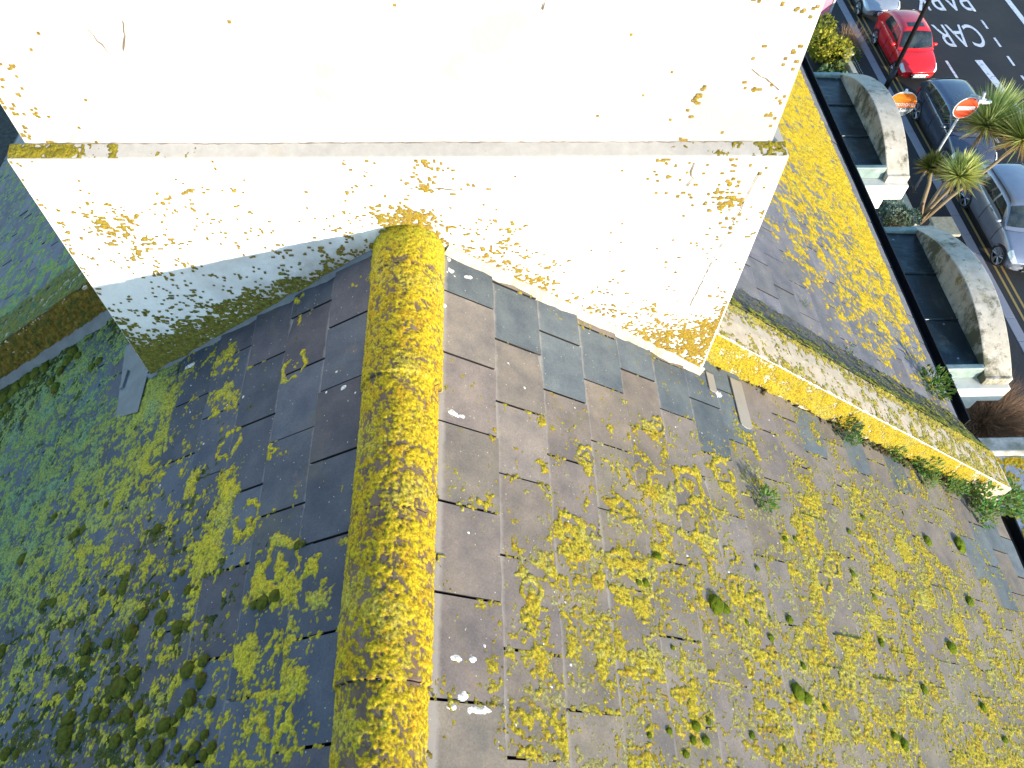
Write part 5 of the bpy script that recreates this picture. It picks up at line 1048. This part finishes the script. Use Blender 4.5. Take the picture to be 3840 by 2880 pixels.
def twiggy(name, c, rad, n, cols, label, cat, seed, wd=.007, lean=.5):
    r2 = random.Random(seed); mb = MB()
    for q in range(n):
        az = r2.uniform(0, 6.283); el = r2.uniform(.1, 1.45) ** 1.0; d = Vector((math.cos(az) * math.sin(el), math.sin(az) * math.sin(el), math.cos(el))); p = Vector((d.x * .15 * rad[0], d.y * .15 * rad[1], 0)); vs = []
        L_ = r2.uniform(.6, 1.0); sd = d.cross(Vector((r2.gauss(0, 1), r2.gauss(0, 1), r2.gauss(0, 1)))).normalized(); s_ = 4
        for k in range(s_ + 1):
            ww = wd * (1 - .75 * k / s_); vs += [p - sd * ww, p + sd * ww]; st = d * (L_ / s_); p = p + Vector((st.x * rad[0], st.y * rad[1], st.z * rad[2])); d = (d + Vector((r2.gauss(0, .16), r2.gauss(0, .16), r2.gauss(0, .12) - .05))).normalized()
        t = r2.random(); cc = tuple(cols[0][k] + (cols[1][k] - cols[0][k]) * t for k in range(3)); mb.add(vs, [(2 * k, 2 * k + 1, 2 * k + 3, 2 * k + 2) for k in range(s_)], cc)
    root = mb.build(name, M['dry']); root.location = c; return tag(root, label, cat)
leafy('flowering_shrub', (14.55, 25.5, ZG + 1.0), (1.15, 1.75, 1.05), 5200, .12, ((.07, .10, .02), (.26, .27, .02), (.42, .36, .03)), 'big yellow green flowering shrub beside the chimney edge', 'shrub', 1)
leafy('shrub', (14.3, 23.6, ZG + .6), (.8, .8, .7), 1500, .13, ((.05, .09, .03), (.14, .22, .09), (.18, .26, .10)), 'lower grey green leafy shrub in front of the yellow flowering one', 'shrub', 2)
twiggy('dry_grass', (15.75, 26.6, ZG), (1.0, 1.0, 1.3), 700, ((.30, .18, .09), (.48, .30, .16)), 'dry pinkish brown plume grass beside the flowering shrub', 'ornamental grass', 3)
leafy('shrub', (14.25, 15.9, ZG + .75), (.7, .8, .6), 1600, .09, ((.10, .15, .10), (.20, .25, .16), (.24, .28, .20)), 'grey green low shrub at the foot of the palm', 'shrub', 4)
leafy('shrub', (13.75, 15.2, ZG + .6), (.7, .7, .55), 1300, .10, ((.10, .05, .02), (.16, .09, .04), (.07, .09, .03)), 'brown withered shrub between palm and bay top', 'shrub', 5)
twiggy('bare_shrub', (14.35, 8.3, ZG), (1.7, 1.9, 1.5), 2600, ((.16, .085, .045), (.34, .20, .11)), 'large bare brown twiggy shrub below the near bay cornice', 'shrub', 6, wd=.006)
leafy('hedge', (14.6, 6.9, ZG + .6), (1.8, .55, .6), 2600, .11, ((.03, .06, .03), (.05, .10, .05), (.05, .12, .06)), 'dark green hedge in shadow beyond the grey parapet kerb', 'hedge', 7)
gp = empty('gate_pier', (15.3, 15.1, ZG)); tag(gp, 'square stone gate pier with flat cap at the palm foot', 'gate pier')
mb = MB(); mb.box(-.30, .30, -.34, .34, 0, .92); mb.build('pier', M['stone'], gp, bevel=.02)
mb = MB(); mb.box(-.37, .37, -.42, .42, .921, 1.02); mb.build('pier_cap', simple('cap_stone', (.33, .29, .20), .9, 0, 9, .25, .4), gp, bevel=.02)
gw = empty('garden_wall', (14.6, 15.9, ZG)); tag(gw, 'low pale garden wall behind the palm trunks', 'wall'); mb = MB(); mb.box(-.1, .12, -.5, 3.0, 0, .8); mb.build('wall', M['stone'], gw, bevel=.02)
g2 = empty('gate_pier', (15.0, 24.9, ZG)); tag(g2, 'cream rendered gate pier beside the flowering shrub', 'gate pier')
mb = MB(); mb.box(-.16, .16, -.16, .16, 0, 1.0); mb.build('pier', M['stone'], g2, bevel=.02); mb = MB(); mb.box(-.2, .2, -.2, .2, 1.001, 1.07); mb.build('pier_cap', M['stone'], g2, bevel=.015)
g3 = empty('garden_wall', (14.95, 24.0, ZG)); tag(g3, 'cream low wall running from the gate pier towards the bay top', 'wall'); mb = MB(); mb.box(-.1, .1, -1.0, .70, 0, .95); mb.build('wall', M['stone'], g3, bevel=.02)
rl = empty('railing', (15.25, 23.8, ZG)); tag(rl, 'dark iron railing panel beside the cream low wall', 'railing')
mb = MB()
for q in range(15): mb.tube([(0, -.95 + q * .13, .05), (0, -.95 + q * .13, .95)], .010, 5)
mb.build('bars', M['grey_metal'], rl); mb = MB()
for z_ in (.12, .88): mb.box(-.015, .015, -1.0, .95, z_, z_ + .03)
mb.build('rail', M['iron'], rl)
r2_ = empty('railing', (14.95, 17.9, ZG)); tag(r2_, 'dark iron railing between for sale board and palm', 'railing'); mb = MB()
for q in range(18): mb.tube([(0, -1.1 + q * .13, .05), (0, -1.1 + q * .13, 1.0)], .010, 5)
mb.build('bars', M['iron'], r2_); mb = MB()
for z_ in (.12, .92): mb.box(-.015, .015, -1.15, 1.2, z_, z_ + .03)
mb.build('rail', M['iron'], r2_)
# ------------------------------------------------------------------ hook parts to their things
bpy.context.view_layer.update()
for o, p in PEND:
    o.parent = p; o.matrix_parent_inverse = p.matrix_world.inverted()
for o in bpy.data.objects:
    if o.type == 'MESH' and o.name.split('.')[0] in ('lichen', 'moss', 'dropping_stain'): o['kind'] = 'stuff'
bpy.context.view_layer.update()
